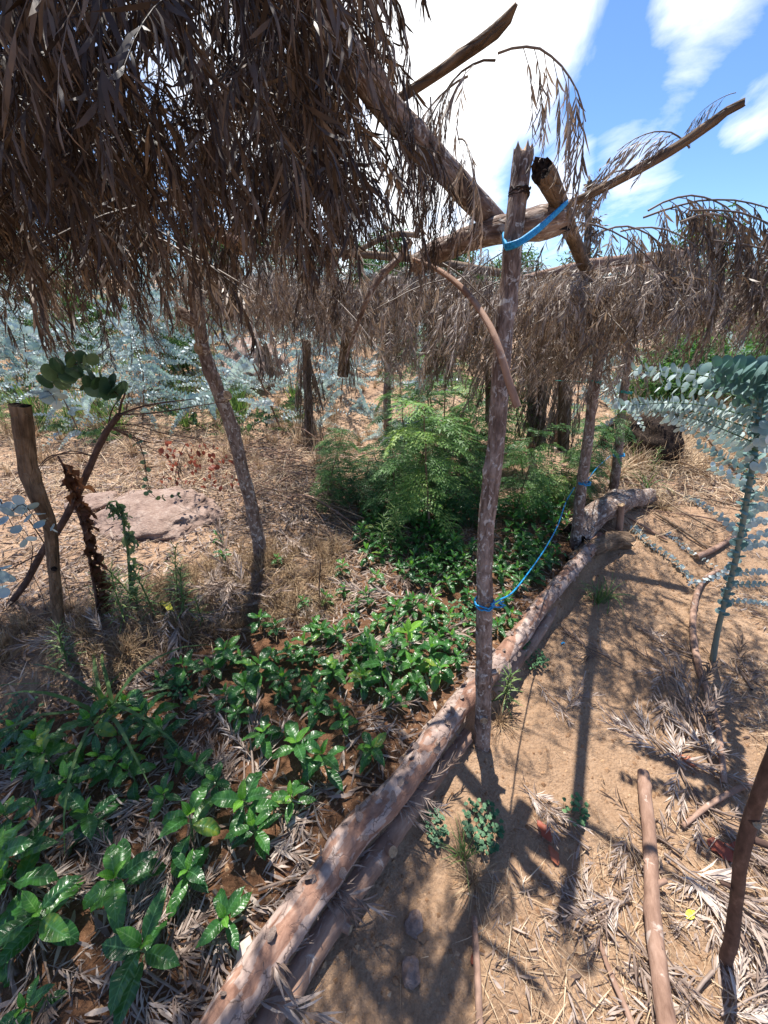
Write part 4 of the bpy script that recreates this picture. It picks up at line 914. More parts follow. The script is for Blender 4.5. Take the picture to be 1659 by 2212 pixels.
rg = random.Random(31); nfr = 0
def fallen(x, y, rz, s, lab=None):
    s *= 1.25
    p = gp(x, y); e = .06; z = p.z
    gx_ = (gz(p.x + e, p.y) - gz(p.x - e, p.y)) / (2 * e); gy_ = (gz(p.x, p.y + e) - gz(p.x, p.y - e)) / (2 * e)
    nrm = Vector((-gx_, -gy_, 1)).normalized(); q = Vector((0, 0, 1)).rotation_difference(nrm)
    o = place(FLAT[rg.randrange(len(FLAT))], 'fallen_frond', (p.x, p.y, z + .012), s=s)
    o.rotation_euler = (q @ __import__('mathutils').Quaternion((0, 0, 1), rz)).to_euler()
    return tag(o, lab or 'dry grey frond fallen on the ground litter', 'fallen frond', None if lab else 'dry fronds fallen on the ground')
NAMED = [(1420, 1640, 0.2, .9, 'silvery fallen frond spread just above the squared end of the fallen pole'), (1370, 1355, -.5, .7, 'small fallen frond lying on the sandy path beside the reddish stick'),
         (1340, 1440, 2.5, .8, 'long thin fallen frond on the shaded middle of the path'), (1220, 1535, .7, .45, 'lone curled frond on bare path soil right of the main post'), (1270, 1840, 2.2, .9, 'purplish fallen frond left of the fallen pole, by an orange leaf'),
         (1530, 1440, 2.4, .9, 'fallen frond crossing under the middle of the long curved stick'), (1480, 1470, 2.3, .8, 'fallen frond left of the long curved stick'), (1160, 1480, -1.0, .6, 'fallen frond just right of the main post by the small weed'),
         (1620, 1330, -.3, .9, 'pale fallen frond on open soil at the far right'), (1500, 1740, -.5, .9, 'grey fallen frond pointing at the dark sapling trunk'), (1560, 1830, -.8, .9, 'grey fallen frond beside two orange brown leaves'),
         (1470, 1850, 2.2, .9, 'grey fallen frond touching the right side of the fallen pole'), (1330, 2000, -1.0, .8, 'fallen frond left of the lower half of the fallen pole'), (1380, 2080, -1.2, .8, 'pale fallen frond pressed against the lower fallen pole'),
         (740, 1700, 3.3, 1.1, 'big grey fallen frond fanned under seedlings in mid bed'), (770, 1560, 0.3, .8, 'grey frond fanned beside the bark slab'), (800, 1700, 0.1, .8, 'pale frond reaching toward the peeling log'), (560, 1930, .5, .9, 'pale bright frond among the lower seedlings'),
         (1620, 2010, .2, .6, 'small white frond behind the foot of the dark sapling trunk'), (1130, 1700, -.9, .5, 'thin frond on the soil below the main post')]
for a in NAMED: fallen(*a)
for i in range(135):
    q = i % 5 if i < 110 else 0
    if q == 0: x, y = rg.uniform(1150, 1640), rg.uniform(1320, 2200)
    elif q in (1, 2): x, y = rg.uniform(0, 820), rg.uniform(1500, 2200)
    elif q == 3: x, y = rg.uniform(100, 560), rg.uniform(1180, 1520)
    else: x, y = rg.uniform(440, 900), rg.uniform(1080, 1400)
    p = gp(x, y); d = float(logdist(p.x, p.y))
    if q and d > -.2 or (not q and d < .6): continue
    fallen(x, y, rg.uniform(0, 6.28), rg.uniform(.6, 1.1))
# single leaves and stones on the path
def leafthing(x, y, size, mat, lab, cat='leaf', rz=0, w=.5):
    v, f, b = broad(w, .5, 8, 5, ribs=5, amp=.004, wave=.12); mb = MB(); D = (math.cos(rz), math.sin(rz), .1)
    mb.inst(v, f, [basis(D, s=size)], [(0, 0, .008)], [.8], b); o = mb.obj('fallen_leaf', M[mat]); o.location = gp(x, y); return tag(o, lab, cat)
leafthing(1190, 1822, .075, 'redleaf', 'flat orange leaf on the path left of the purplish frond', rz=2.0)
leafthing(1205, 1872, .06, 'redleaf', 'pale orange leaf tucked under the purplish frond', rz=1.8)
leafthing(1525, 1815, .085, 'redleaf', 'curled orange brown leaf between the fallen pole and sapling trunk', rz=-1.0, w=.7)
leafthing(1575, 1850, .075, 'redleaf', 'dull pink leaf touching the dark sapling trunk', rz=.2, w=.7)
leafthing(1450, 1625, .10, 'redleaf', 'long reddish leaf above the squared end of the fallen pole', rz=-.9, w=.3)
leafthing(1018, 2085, .03, 'redleaf', 'tiny orange leaf on the half buried pale stick', rz=1)
leafthing(345, 1303, .16, 'yellow', 'bright yellow narrow leaf lying on the grassy bank', rz=-.6, w=.22)
leafthing(70, 1925, .07, 'straw', 'pale yellow leaf on dark litter at the left edge', rz=.4)
leafthing(1480, 1985, .04, 'yellow', 'small yellow green leaf on litter right of the fallen pole', rz=.4)
leafthing(520, 2090, .06, 'litter', 'broken pale leaf on bare soil beside the bottom seedlings', rz=1.4, w=.7)
def rock(x, y, r, lab, seed, sub=3, name='stone', sink=.35, mat='rock'):
    bm = __import__('bmesh').new(); __import__('bmesh').ops.create_icosphere(bm, subdivisions=sub, radius=1)
    for v in bm.verts:
        p = v.co.copy(); k = 1 + .35 * noise.noise(p * 1.3 + Vector((seed, 0, 0))) + .12 * noise.noise(p * 4 + Vector((0, seed, 0))) + .04 * noise.noise(p * 11)
        v.co = Vector((p.x * r[0], p.y * r[1], p.z * r[2])) * k
    me = bpy.data.meshes.new(name); bm.to_mesh(me); bm.free(); me.materials.append(M[mat])
    for q in me.polygons: q.use_smooth = sub > 3
    o = bpy.data.objects.new(name, me); C.objects.link(o); p = gp(x, y); o.location = p + Vector((0, 0, r[2] * (.5 - sink) * (1 if r[0] > .1 else 2.6))); o.rotation_euler = (.1, 0, seed); return tag(o, lab, 'rock' if r[0] > .1 else 'stone')
rock(895, 2000, (.032, .027, .024), 'rounded tan stone on the path below the clover patches', 1, 3)
rock(912, 2025, (.014, .016, .010), 'small flat stone touching the rounded tan stone', 2, 2, mat='crumb')
rock(887, 2100, (.028, .034, .020), 'grey tan stone on the path beside the bottom of the logs', 3, 3)
rock(855, 2120, (.008, .012, .008), 'tiny tan stone left of the grey tan stone', 4, 2, mat='crumb')
rock(785, 1625, (.012, .018, .014), 'reddish pebble on bed soil left of the main post', 5, 2)
rock(338, 1112, (.46, .34, .11), 'low flat pinkish rock rising from dry grass behind the wilted plants', 6, 5, 'rock', .45)
rock(215, 1085, (.2, .16, .06), 'smaller low rock slab left of the flat pinkish rock', 7, 4, 'rock', .5)
rock(545, 800, (.95, .6, .42), 'broad pinkish boulder among blue bushes behind the near roof', 8, 5, 'rock', .4)
rock(1385, 985, (.42, .4, .42), 'dark boulder half hidden in dry brush beyond the slim grey post', 9, 5, 'rock', .3, 'rot')
mb = MB(); stick(mb, [(0, 0, 0), (.012, .006, .004), (.02, .0, .002)], .005, .004, 6); o = mb.obj('plastic_scrap', M['rope']); o.location = gp(1212, 1392) + Vector((0, 0, .005)); tag(o, 'tiny bright blue plastic scrap on the sandy path', 'litter scrap')

# ------------------------------------------------------------------ weeds, grass, clover
def weed_mesh(seed, h, n, ll):
    rng = random.Random(seed); mb = MB(); lv = Leaves(); P = bend((0, 0, 0), (rng.uniform(-.15, .15), rng.uniform(-.15, .15), 1), h, 6, -.0, rng, .05); stick(mb, P, .0035, .002, 5, .3)
    for k in range(n):
        t = .1 + .9 * k / n; q, dd = along(P, min(t, .99)); a = k * 2.4; el = .3 + .7 * t
        lv.put(q, (math.cos(a) * math.cos(el), math.sin(a) * math.cos(el), math.sin(el)), ll * (1.05 - .45 * t), rng.random())
    lv.flush(mb, [lance(.09, .45, .3), lance(.08, .6, -.3)], 0, seed); return mb.mesh('narrow_leaf_weed', M['grass'])
WEED = [weed_mesh(i, h, n, l) for i, h, n, l in ((1, .22, 46, .07), (2, .16, 36, .06), (3, .30, 60, .075))]
rg = random.Random(3)
for i, (x, y, k, lab) in enumerate([(870, 1190, 2, 'tall narrow leaved weed standing in front of the feathery bush'), (825, 1185, 0, 'narrow leaved weed just left of the tallest one by the bush'), (150, 1440, 0, 'bright narrow leaved weed at the foot of the crooked stake'), (1085, 1525, 1, 'small narrow leaved weed at the right foot of the main post'),
                               (300, 1310, 2, 'narrow leaved weed under the drooping green plant'), (335, 1330, 0, 'narrow leaved weed right of the drooping green plant'), (270, 1345, 0, 'narrow leaved weed below the drooping green plant'), (385, 1290, 2, 'narrow leaved weed right of the yellow leaf'),
                               (400, 1330, 0, 'narrow leaved weed below the yellow leaf'), (240, 1310, 1, 'narrow leaved weed between the wilted brown plant and the green one'), (440, 1345, 1, 'narrow leaved weed at the edge of the bed'), (1405, 1030, 0, 'small weed standing alone on the far sandy ground'), (1510, 880, 1, 'weed in the dry brush far right')]):
    p = gp(x, y); place(WEED[k], 'narrow_leaf_weed', p, rz=rg.uniform(0, 6), s=rg.uniform(1.15, 1.5), label=lab, cat='weed')
def tuft_mesh(seed, n, h, w, mat, spread=.5, droop=1.4, segs=6):
    rng = random.Random(seed); mb = MB()
    for _ in range(n):
        a = rng.uniform(0, 6.28); l = h * rng.uniform(.5, 1.1); P = bend((rng.gauss(0, .012), rng.gauss(0, .012), -.01), (math.cos(a) * spread * rng.random(), math.sin(a) * spread * rng.random(), 1), l, segs, droop * rng.uniform(.4, 1.3), rng, .04)
        sd_ = np.array((-math.sin(a), math.cos(a), 0)); V, rr = [], rng.random()
        for i, q in enumerate(P): ww = w * (1 - (i / segs) ** 2) * .5 + .0003; V += [q - sd_ * ww, q + sd_ * ww]
        mb.add(np.array(V), np.array([(2 * i, 2 * i + 1, 2 * i + 3, 2 * i + 2) for i in range(segs)]), rr)
    return mb.mesh('grass_tuft', M[mat])
TUFT = [tuft_mesh(1, 16, .38, .009, 'grass', .9, 2.4), tuft_mesh(2, 40, .16, .004, 'grass', .8, 1.5), tuft_mesh(3, 60, .26, .004, 'straw', .9, 1.2), tuft_mesh(4, 70, .2, .003, 'straw_dark', 1.2, 2.0), tuft_mesh(5, 30, .45, .02, 'grass', .5, .6)]
for x, y, k, s, lab in [(235, 1540, 0, 1.7, 'tuft of long arching green blades at the left edge of the seedling bed'), (1310, 1290, 0, .75, 'grass tuft with long blades at the right foot of the peeling log'), (1290, 1300, 1, 1.2, 'short grass tuft under the long bladed one beside the peeling log'),
                    (640, 880, 4, 1.25, 'bright green spiky grass tuft in front of the boulder'), (1395, 1055, 0, 1.1, 'grass tuft with pale blades beside the dark boulder'), (1360, 1000, 1, 2.2, 'thick grass tuft at the base of the dark boulder'),
                    (1080, 1560, 3, .8, 'dry grass clump at the right foot of the main post'), (1000, 1850, 1, .8, 'thin green blades at the bottom of the larger clover patch'), (1430, 1100, 3, 1.3, 'dry grass clump right of the broken log'), (1020, 1900, 3, .7, 'dry grass clump below the larger clover patch')]:
    place(TUFT[k], 'grass_tuft', gp(x, y), rz=rg.uniform(0, 6), s=s, label=lab, cat='grass tuft')
def tufts(name, n, sel, kinds, seed, smin, smax, mat=None):
    """uncountable ground cover: many tufts as one mesh"""
    r = random.Random(seed); mb = MB()
    for _ in range(n):
        x, y = sel(r); k = r.choice(kinds); me = TUFT[k]; nv = len(me.vertices); co = np.empty(nv * 3, np.float32); me.vertices.foreach_get('co', co)
        rn = np.empty(nv, np.float32); me.attributes['rnd'].data.foreach_get('value', rn)
        fc = np.empty(len(me.loops), np.int32); me.loops.foreach_get('vertex_index', fc); a = r.uniform(0, 6.28); s = r.uniform(smin, smax); c_, s_ = math.cos(a) * s, math.sin(a) * s
        V = co.reshape(-1, 3) @ np.array([(c_, s_, 0), (-s_, c_, 0), (0, 0, s)]) + (x, y, gz(x, y)); mb.add(V, fc.reshape(-1, 4), rn)
    return tag(mb.obj(name, M[mat or me.materials[0].name] if mat else me.materials[0]), kind='stuff')
def bank_sel(r):
    while 1:
        x, y = r.uniform(-2.4, -.3), r.uniform(1.2, 2.6)
        if -.02 < float(bankd(x, y)) < .5 and r.random() < 1 - .6 * abs(float(bankd(x, y)) - .1): return x, y
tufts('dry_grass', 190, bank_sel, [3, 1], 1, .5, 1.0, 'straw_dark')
tufts('dry_grass', 330, lambda r: (lambda y: (r.uniform(-1.1, .25) * y, y))(r.uniform(3.4, 11)), [2], 2, .6, 1.5, 'straw')
tufts('dry_grass', 420, lambda r: (lambda y: (r.uniform(.62, 1.12) * y, y))(r.uniform(3.6, 8.5)), [2, 3], 3, .9, 2.4, 'straw')
tufts('green_grass', 160, lambda r: (lambda y: (r.uniform(-1.15, -.35) * y, y))(r.uniform(4.5, 14)), [1, 2], 4, 1.5, 3.2, 'grass')
def clover(x, y, rx, ry, n, lab, seed):
    rng = random.Random(seed); root = empty('clover_patch', gp(x, y)); tag(root, lab, 'clover'); mb = MB(); lv = Leaves(); ups = []
    for _ in range(n):
        a, q = rng.uniform(0, 6.28), math.sqrt(rng.random()); px, py = math.cos(a) * rx * q, math.sin(a) * ry * q; h = rng.uniform(.02, .055); z0 = gz(root.location.x + px, root.location.y + py) - root.location.z
        c = np.array((px, py, z0 + h)); stick(mb, [(px * .8, py * .8, z0 - .005), c], .0008, .0006, 3, .3); b = rng.uniform(0, 6.28); rr = rng.random()
        for k in range(3):
            for d_ in (-.33, .33): lv.put(c, (math.cos(b + k * 2.094 + d_), math.sin(b + k * 2.094 + d_), rng.uniform(-.1, .15)), rng.uniform(.0065, .0095), rr)
    lv.flush(mb, [disc(6, .05)], 0, 1); mb.obj('leaves', M['clover'], root)
clover(1040, 1790, .075, .085, 120, 'round clover patch on the path, larger right one of two', 1)
clover(940, 1795, .045, .055, 50, 'small clover patch on the path beside the logs, left of the larger', 2)
clover(1150, 1432, .08, .06, 90, 'clover patch tucked under the peeling log beyond the main post', 3)
clover(1235, 1755, .05, .05, 34, 'small dense green weed clump on the shaded path', 4)
clover(1000, 1330, .12, .10, 90, 'clover growing among seedlings just left of the main post', 5)
clover(35, 1570, .12, .10, 70, 'leafy green weeds at the left edge below the grass', 6)
clover(385, 1490, .07, .06, 70, 'bright green moss like clover in the hollow of the bank', 7)
clover(330, 1962, .01, .01, 1, 'single large pale clover leaf among the lower seedlings', 8); bpy.context.scene.objects[-1]

# ------------------------------------------------------------------ blue leaved eucalyptus
DISC = [disc(8, .10), disc(8, .16)]
DISCB = [disc(14, .12)]
def euca_chain(mb, items, P, pairs, size, rng, rnd=.5, t0=.08, tip=.4, jit=.25):
    """paired round leaves threaded along a branch"""
    for k in range(pairs):
        t = t0 + (1 - t0) * k / max(1, pairs - 1); q, dd = along(P, min(t, .999))
        a = (k % 2) * 1.571 + rng.gauss(0, .25); u = np.cross(dd, (0.1, .2, 1)); u /= np.linalg.norm(u) + 1e-9; w = np.cross(dd, u)
        sz = size * (1 - (1 - tip) * t ** 2.2) * rng.uniform(.88, 1.1)
        for s in (0, math.pi):
            D = u * math.cos(a + s) + w * math.sin(a + s) + dd * (.25 + .4 * t)
            items.append((q, D, dd + np.array([rng.gauss(0, jit) for _ in range(3)]), sz, min(1, max(0, rnd + rng.gauss(0, .2)))))
def euca_flush(mb, items, tm=DISC, seed=0):
    D = np.array([i[1] for i in items]); U = np.array([i[2] for i in items]); T = np.array([i[0] for i in items]); S = np.array([i[3] for i in items]); r = np.array([i[4] for i in items])
    Am = bases(D, S, None, U); pk = np.random.RandomState(seed).randint(0, len(tm), len(T))
    for k, (v, f, b) in enumerate(tm):
        m = pk == k
        if m.any(): mb.inst(v, f, Am[m], T[m], r[m], b)
def euca_proto(seed, h, nb, bl, pairs, size, low=False):
    rng = random.Random(seed); lm, sm_, it = MB(), MB(), []
    P = bend((0, 0, 0), (rng.uniform(-.4, .4) * (3 if low else 1), rng.uniform(-.3, .3), 1 if not low else .5), h, 8, .5 if low else .25, rng, .05); stick(sm_, P, .012, .003, 6)
    euca_chain(lm, it, P, int(pairs * 1.1), size * .8, rng, .6, .5)
    for k in range(nb):
        q, dd = along(P, .12 + .8 * k / nb); a = k * 2.4 + rng.uniform(-.4, .4); el = rng.uniform(.1, .7)
        B = bend(q, (math.cos(a) * math.cos(el), math.sin(a) * math.cos(el), math.sin(el)), bl * rng.uniform(.7, 1.15), 7, rng.uniform(.3, 1.0), rng, .05)
        stick(sm_, B, .004, .0015, 4); euca_chain(lm, it, B, pairs, size * rng.uniform(.8, 1.1), rng, rng.random())
    euca_flush(lm, it, DISC, seed); return lm, sm_
def plant_things(protos, name, cat, spots, mats, group, label, seed, parts=('leaves', 'stems')):
    rg = random.Random(seed); R_ = []
    for lm, st in protos:
        r = empty(name, (0, -60, 0)); r['category'] = cat; lm.obj(parts[0], mats[0], r); st.obj(parts[1], mats[1], r); R_.append(r)
    out = []
    for i, (x, y, s) in enumerate(spots):
        o = R_[i] if i < len(R_) else dup(R_[i % len(R_)]); o.location = (x, y, gz(x, y) - .01); o.rotation_euler = (0, 0, rg.uniform(0, 6.28)); o.scale = (s,) * 3
        o['group'] = group; o['label'] = label(i, o) if callable(label) else label; out.append(o)
    return out
rg = random.Random(8); spots = []
while len(spots) < 92:
    y = 3.7 + 8 * rg.random() ** 1.2; x = rg.uniform(-1.15, .18) * y
    if abs(x + 2.05) < .8 and y < 5.2 and rg.random() < .9: continue
    if y < 4.6 and rg.random() < .65: continue
    if any((x - a) ** 2 + (y - b) ** 2 < .10 + .006 * y * y * .5 for a, b, c in spots): continue
    spots.append((x, y, rg.uniform(.7, 1.05) * (1 + .05 * (y - 4))))
PB = [euca_proto(i, (1.0, 1.5, 1.15, 1.7)[i - 1], 14, (.66, .9, .75, .8)[i - 1], 24, .052, i % 2) for i in (1, 2, 3, 4)]
plant_things(PB, 'eucalyptus_bush', 'bush', spots, (M['euca'], M['stem_brown']), 'blue leaved bushes on the left slope', 'low bush with strings of pale blue round leaves on the left slope beyond the roof', 1)
spots = []
while len(spots) < 26:
    y = 4.6 + 9 * rg.random(); x = rg.uniform(.5, 1.12) * y
    if any((x - a) ** 2 + (y - b) ** 2 < .5 for a, b, c in spots): continue
    spots.append((x, y, rg.uniform(.7, 1.15)))
PB2 = [euca_proto(i, 1.3, 13, .8, 24, .052, i % 2) for i in (5, 6)]
plant_things(PB2, 'eucalyptus_bush', 'bush', spots, (M['euca'], M['stem_brown']), 'blue leaved bushes on the right slope', 'low bush with strings of pale blue round leaves on the right slope beyond the roof', 2)
spots = []
while len(spots) < 16:
    y = 3.6 + 3.2 * rg.random(); x = rg.uniform(-1.1, -.15) * y
    if abs(x + 2.05) < .9 and y < 4.4: continue
    spots.append((x, y, rg.uniform(.5, .8)))
PB3 = [euca_proto(i, .8, 10, .5, 15, .05, 1) for i in (7, 8)]
plant_things(PB3, 'eucalyptus_bush', 'bush', spots, (M['euca_green'], M['stem_brown']), 'green round leaved bushes left', 'low bush with dull green round leaves in dry grass left of the bed', 3)
# the near sapling on the right, branches built one by one
rt = gp(1543, 1425); root = empty('eucalyptus_sapling', rt); tag(root, 'blue leaved sapling with long strings of round leaves at the right edge of the photo', 'sapling')
o3 = np.array(rt); yb = rt.y
SPT = [rt - Vector((0, 0, .03)), A(1550, 1365, yb), A(1566, 1300, yb - .02), A(1588, 1215, yb - .04), A(1606, 1120, yb - .07), A(1622, 1030, yb - .1), A(1634, 950, yb - .13), A(1640, 890, yb - .16), A(1650, 840, yb - .18), A(1680, 790, yb - .2)]
s = MB(); tube(s, [np.array(p) - o3 for p in SPT], [.015, .012, .0115, .011, .010, .0095, .009, .008, .006, .004], 10, .02, .1, 60, 3); s.obj('stem', M['stem_grey'], root)
it, s2, lm = [], MB(), MB(); rng = random.Random(12); yt = yb - .15
BR = [((1660, 850, yt), (1520, 812, yt + .05), (1372, 800, yt + .12), 15, .040), ((1655, 870, yt), (1540, 845, yt + .1), (1432, 832, yt + .18), 9, .040), ((1645, 905, yt), (1490, 872, yt + .05), (1340, 876, yt + .1), 22, .036),
      ((1642, 930, yt), (1500, 890, yt + .1), (1375, 868, yt + .2), 20, .036), ((1640, 960, yt), (1500, 905, yt + .1), (1385, 885, yt + .2), 20, .034), ((1638, 975, yt), (1540, 925, yt + .15), (1440, 905, yt + .3), 17, .033),
      ((1636, 1000, yt), (1560, 950, yt + .2), (1470, 925, yt + .35), 14, .032), ((1632, 1030, yb - .1), (1570, 995, yb), (1510, 962, yb + .1), 12, .032), ((1628, 1060, yb - .1), (1590, 1035, yb), (1540, 1010, yb + .1), 9, .03),
      ((1640, 930, yt), (1700, 900, yt - .1), (1780, 900, yt - .1), 10, .038), ((1640, 960, yt), (1690, 950, yt - .1), (1760, 960, yt - .1), 10, .036), ((1634, 1010, yt), (1690, 1000, yt - .1), (1760, 1020, yt - .1), 10, .036), ((1620, 1080, yb), (1670, 1060, yb), (1720, 1070, yb), 9, .032),
      ((1612, 1110, yb - .05), (1640, 1095, yb), (1690, 1100, yb), 9, .028), ((1606, 1135, yb - .05), (1640, 1125, yb), (1690, 1135, yb), 9, .026), ((1600, 1160, yb - .05), (1560, 1120, yb + .1), (1510, 1085, yb + .2), 10, .026),
      ((1595, 1185, yb - .04), (1640, 1175, yb), (1690, 1180, yb), 11, .024), ((1588, 1215, yb), (1550, 1245, yb + .1), (1490, 1260, yb + .2), 12, .02), ((1586, 1240, yb), (1630, 1235, yb), (1690, 1238, yb), 13, .022),
      ((1578, 1262, yb), (1620, 1262, yb), (1680, 1260, yb), 13, .02), ((1570, 1300, yb), (1610, 1298, yb), (1660, 1305, yb), 12, .018), ((1600, 1170, yb), (1660, 1150, yb + .1), (1700, 1150, yb + .2), 10, .026)]
for a, m_, b_, n_, sz in BR:
    P = catmull([A(*a) - o3, A(*m_) - o3, A(*b_) - o3], [1, 1, 1], .02)[0]; s2 = MB(); stick(s2, P, .0028, .0012, 5); bo = s2.obj('branch', M['stem'], root); it2 = []; lm2 = MB(); euca_chain(lm2, it2, P, int(n_ * 1.35), sz * .98, rng, rng.uniform(.1, .6), .06, .85, .13); euca_flush(lm2, it2, DISCB); lm2.obj('leaves', M['euca'], bo)
Ps = np.array([np.array(p) - o3 for p in SPT[1:]]); euca_chain(lm, it, Ps, 50, .033, rng, .5, .08, 1.0, .25)
euca_flush(lm, it, DISCB); lm.obj('leaves', M['euca_dark'], root)
lm, it = MB(), []
for a, b_, n_, sz in (((1660, 800, yt - .12), (1540, 790, yt - .1), 9, .075), ((1670, 830, yt - .12), (1545, 826, yt - .1), 9, .07), ((1690, 790, yt - .1), (1640, 800, yt - .1), 5, .07), ((1660, 850, yt - .12), (1600, 868, yt - .1), 6, .065)):
    P = catmull([A(*a) - o3, (A(*a) + A(*b_)) / 2 - o3, A(*b_) - o3], [1, 1, 1], .02)[0]; euca_chain(lm, it, P, int(n_ * 1.3), sz * .62, rng, .4, 0, .7, .2)
euca_flush(lm, it, DISCB); lm.obj('crown_leaves', M['euca_dark'], root)
def sprig(name, lab, path, n, sz, mat, seed, r=.002, smat='bark_dark', cat='branch'):
    rng = random.Random(seed); pts = [A(*p) if len(p) == 3 else G(*p) + (0, 0, .03) for p in path]; o = pts[0]; root = empty(name, o); tag(root, lab, cat)
    P = catmull([p - o for p in pts], [1] * len(pts), .02)[0]; s = MB(); stick(s, P, r, r * .5, 5); s.obj('twig', M[smat], root)
    it = []; lm = MB(); euca_chain(lm, it, P, n, sz, rng, .5, .1, .7, .5); euca_flush(lm, it, DISCB); lm.obj('leaves', M[mat], root); return root
sprig('round_leaf_branch', 'grey green round leaved branch trailing over sandy ground right of the peg', [(1350, 1130), (1400, 1180), (1450, 1215), (1500, 1270)], 26, .035, 'euca', 1)
sprig('round_leaf_branch', 'short round leaved branch fork lying just above the trailing one', [(1430, 1150), (1480, 1190), (1540, 1230)], 14, .03, 'euca', 2)
sprig('round_leaf_branch', 'whitish curled round leaf sprig on sand left of the blue sapling stem', [(1475, 1075), (1500, 1090), (1530, 1105)], 8, .04, 'euca', 3)
sprig('dark_leaf_sprig', 'dark green sprig with big round leaves, left one of two above the forked twig', [(110, 835, 1.35), (135, 800, 1.33), (185, 780, 1.32)], 9, .055, 'euca_green', 4)
sprig('dark_leaf_sprig', 'dark green sprig with big round leaves, right one of two above the forked twig', [(262, 862, 1.38), (235, 835, 1.36), (190, 825, 1.34)], 10, .060, 'euca_green', 5)
sprig('dark_leaf_sprig', 'small grey sprig hanging just left of the two dark green ones', [(90, 850, 1.4), (105, 845, 1.38), (120, 865, 1.36)], 4, .05, 'euca', 6)
sprig('round_leaf_sprig', 'pale round leaf sprig across the middle of the crooked stake', [(20, 1110, 1.22), (50, 1090, 1.22), (85, 1130, 1.22), (110, 1140, 1.22)], 6, .045, 'euca', 7)
sprig('round_leaf_sprig', 'pale round leaf sprig hanging at the left edge beside the stake', [(0, 1080, 1.3), (30, 1140, 1.3), (55, 1165, 1.3)], 4, .05, 'euca', 8)
sprig('round_leaf_sprig', 'cut off round leaves peeking in at the left edge below the pale sprig', [(-30, 1200, 1.3), (0, 1230, 1.3), (5, 1270, 1.3)], 4, .07, 'euca', 9)
sprig('round_leaf_sprig', 'thin twig of yellow green round leaves dangling over the flat pinkish rock', [(250, 925, 1.75), (285, 945, 1.75), (310, 985, 1.75), (318, 1060, 1.75), (336, 1076, 1.75), (385, 1070, 1.75)], 0 + 12, .028, 'euca_green', 10, .0015)
# forked dead sapling behind the stake
fy = 1.62; FK = [A(-20, 1345, fy), A(0, 1329, fy), A(52, 1264, fy), A(91, 1193, fy), A(125, 1146, fy), A(161, 1081, fy), A(198, 998, fy), A(227, 938, fy), A(257, 896, fy)]
root = empty('dead_sapling', FK[0]); tag(root, 'dark forked dead sapling slanting up to the right behind the crooked stake', 'dead sapling')
s = MB(); tube(s, [p - FK[0] for p in FK], [.014, .015, .016, .016, .016, .015, .014, .013, .011], 10, .02, .12, 50, 5); s.obj('trunk', M['bark_dark'], root)
s = MB()
for path, r_ in (([(257, 896), (300, 880), (350, 870), (420, 862)], .005), ([(257, 896), (330, 892), (410, 880), (480, 868)], .004), ([(257, 896), (262, 870), (270, 845), (245, 828)], .005), ([(248, 915), (300, 920), (360, 938), (440, 948)], .003), ([(240, 925), (290, 942), (310, 985), (322, 1055), (336, 1075)], .0025),
                 ([(203, 985), (165, 979), (110, 985), (80, 1012)], .004), ([(203, 985), (150, 975), (95, 1000), (78, 1040)], .003), ([(91, 1193), (40, 1220), (0, 1240)], .004), ([(100, 1180), (60, 1120), (30, 1090), (-10, 1080)], .003), ([(120, 1150), (150, 1150), (190, 1140), (250, 1150)], .002),
                 ([(232, 930), (240, 890), (252, 868)], .004), ([(60, 1255), (70, 1180), (40, 1130)], .003), ([(30, 1290), (35, 1340), (50, 1400)], .0025), ([(91, 1193), (130, 1230), (150, 1290), (160, 1370)], .002), ([(70, 1240), (95, 1300), (110, 1400)], .0018), ([(75, 1230), (20, 1290), (10, 1390)], .0018)):
    rr = random.Random(int(path[0][0] + path[-1][0])); stick(s, catmull([A(x, y, fy + (rr.uniform(-.12, .12) if i else 0)) - FK[0] for i, (x, y) in enumerate(path)], [1] * len(path), .03)[0], r_, r_ * .4, 5)
s.obj('twigs', M['bark_dark'], root)
# wilted plants
def wilted(name, lab, path, r, mat, smat, leafpos, L, seed, curl=None):
    rng = random.Random(seed); pts = [np.array(p) for p in path]; o = pts[0]; root = empty(name, o); tag(root, lab, 'wilted plant')
    P, _ = catmull([p - o for p in pts], [1] * len(pts), .02); s = MB(); tube(s, [p - o for p in pts], list(np.linspace(r, r * .5, len(pts))), 8, .02, .1, 60, seed); s.obj('stem', M[smat], root)
    mb = MB(); lv = Leaves()
    for _ in range(leafpos):
        t = .12 + .86 * rng.random() ** .8; q, dd = along(P, t); a = rng.uniform(0, 6.28)
        lv.put(q, (math.cos(a) * .28, math.sin(a) * .28, -1), L * rng.uniform(.5, 1.1), rng.random(), rng.uniform(-1, 1))
    lv.flush(mb, [broad(.26, .5, 9, 5, 3, .02, .16, 1, .7), broad(.2, -.3, 9, 5, 3, .03, .2, 3, .9), broad(.3, .9, 9, 5, 3, .02, .2, 2, .8)], 0, seed, up=(.3, .2, .1)); mb.obj('withered_leaves', M[mat], root); return root
wb = gp(215, 1330); wy = wb.y
wilted('wilted_plant', 'withered dark brown plant drooping beside the crooked stake', [wb, A(195, 1215, wy), A(180, 1140, wy), A(160, 1085, wy), A(140, 1015, wy - .02), A(125, 985, wy - .03)], .008, 'brownleaf', 'bark_dark', 60, .13, 1)
wb = gp(283, 1305); wy = wb.y
wilted('wilted_plant', 'wilting dark green plant with a hooked drooping top, in front of the rock', [wb, A(280, 1250, wy), A(276, 1190, wy), A(268, 1140, wy), A(262, 1105, wy), A(250, 1082, wy), A(236, 1085, wy), A(230, 1100, wy)], .007, 'euca_green', 'stem', 44, .10, 2)

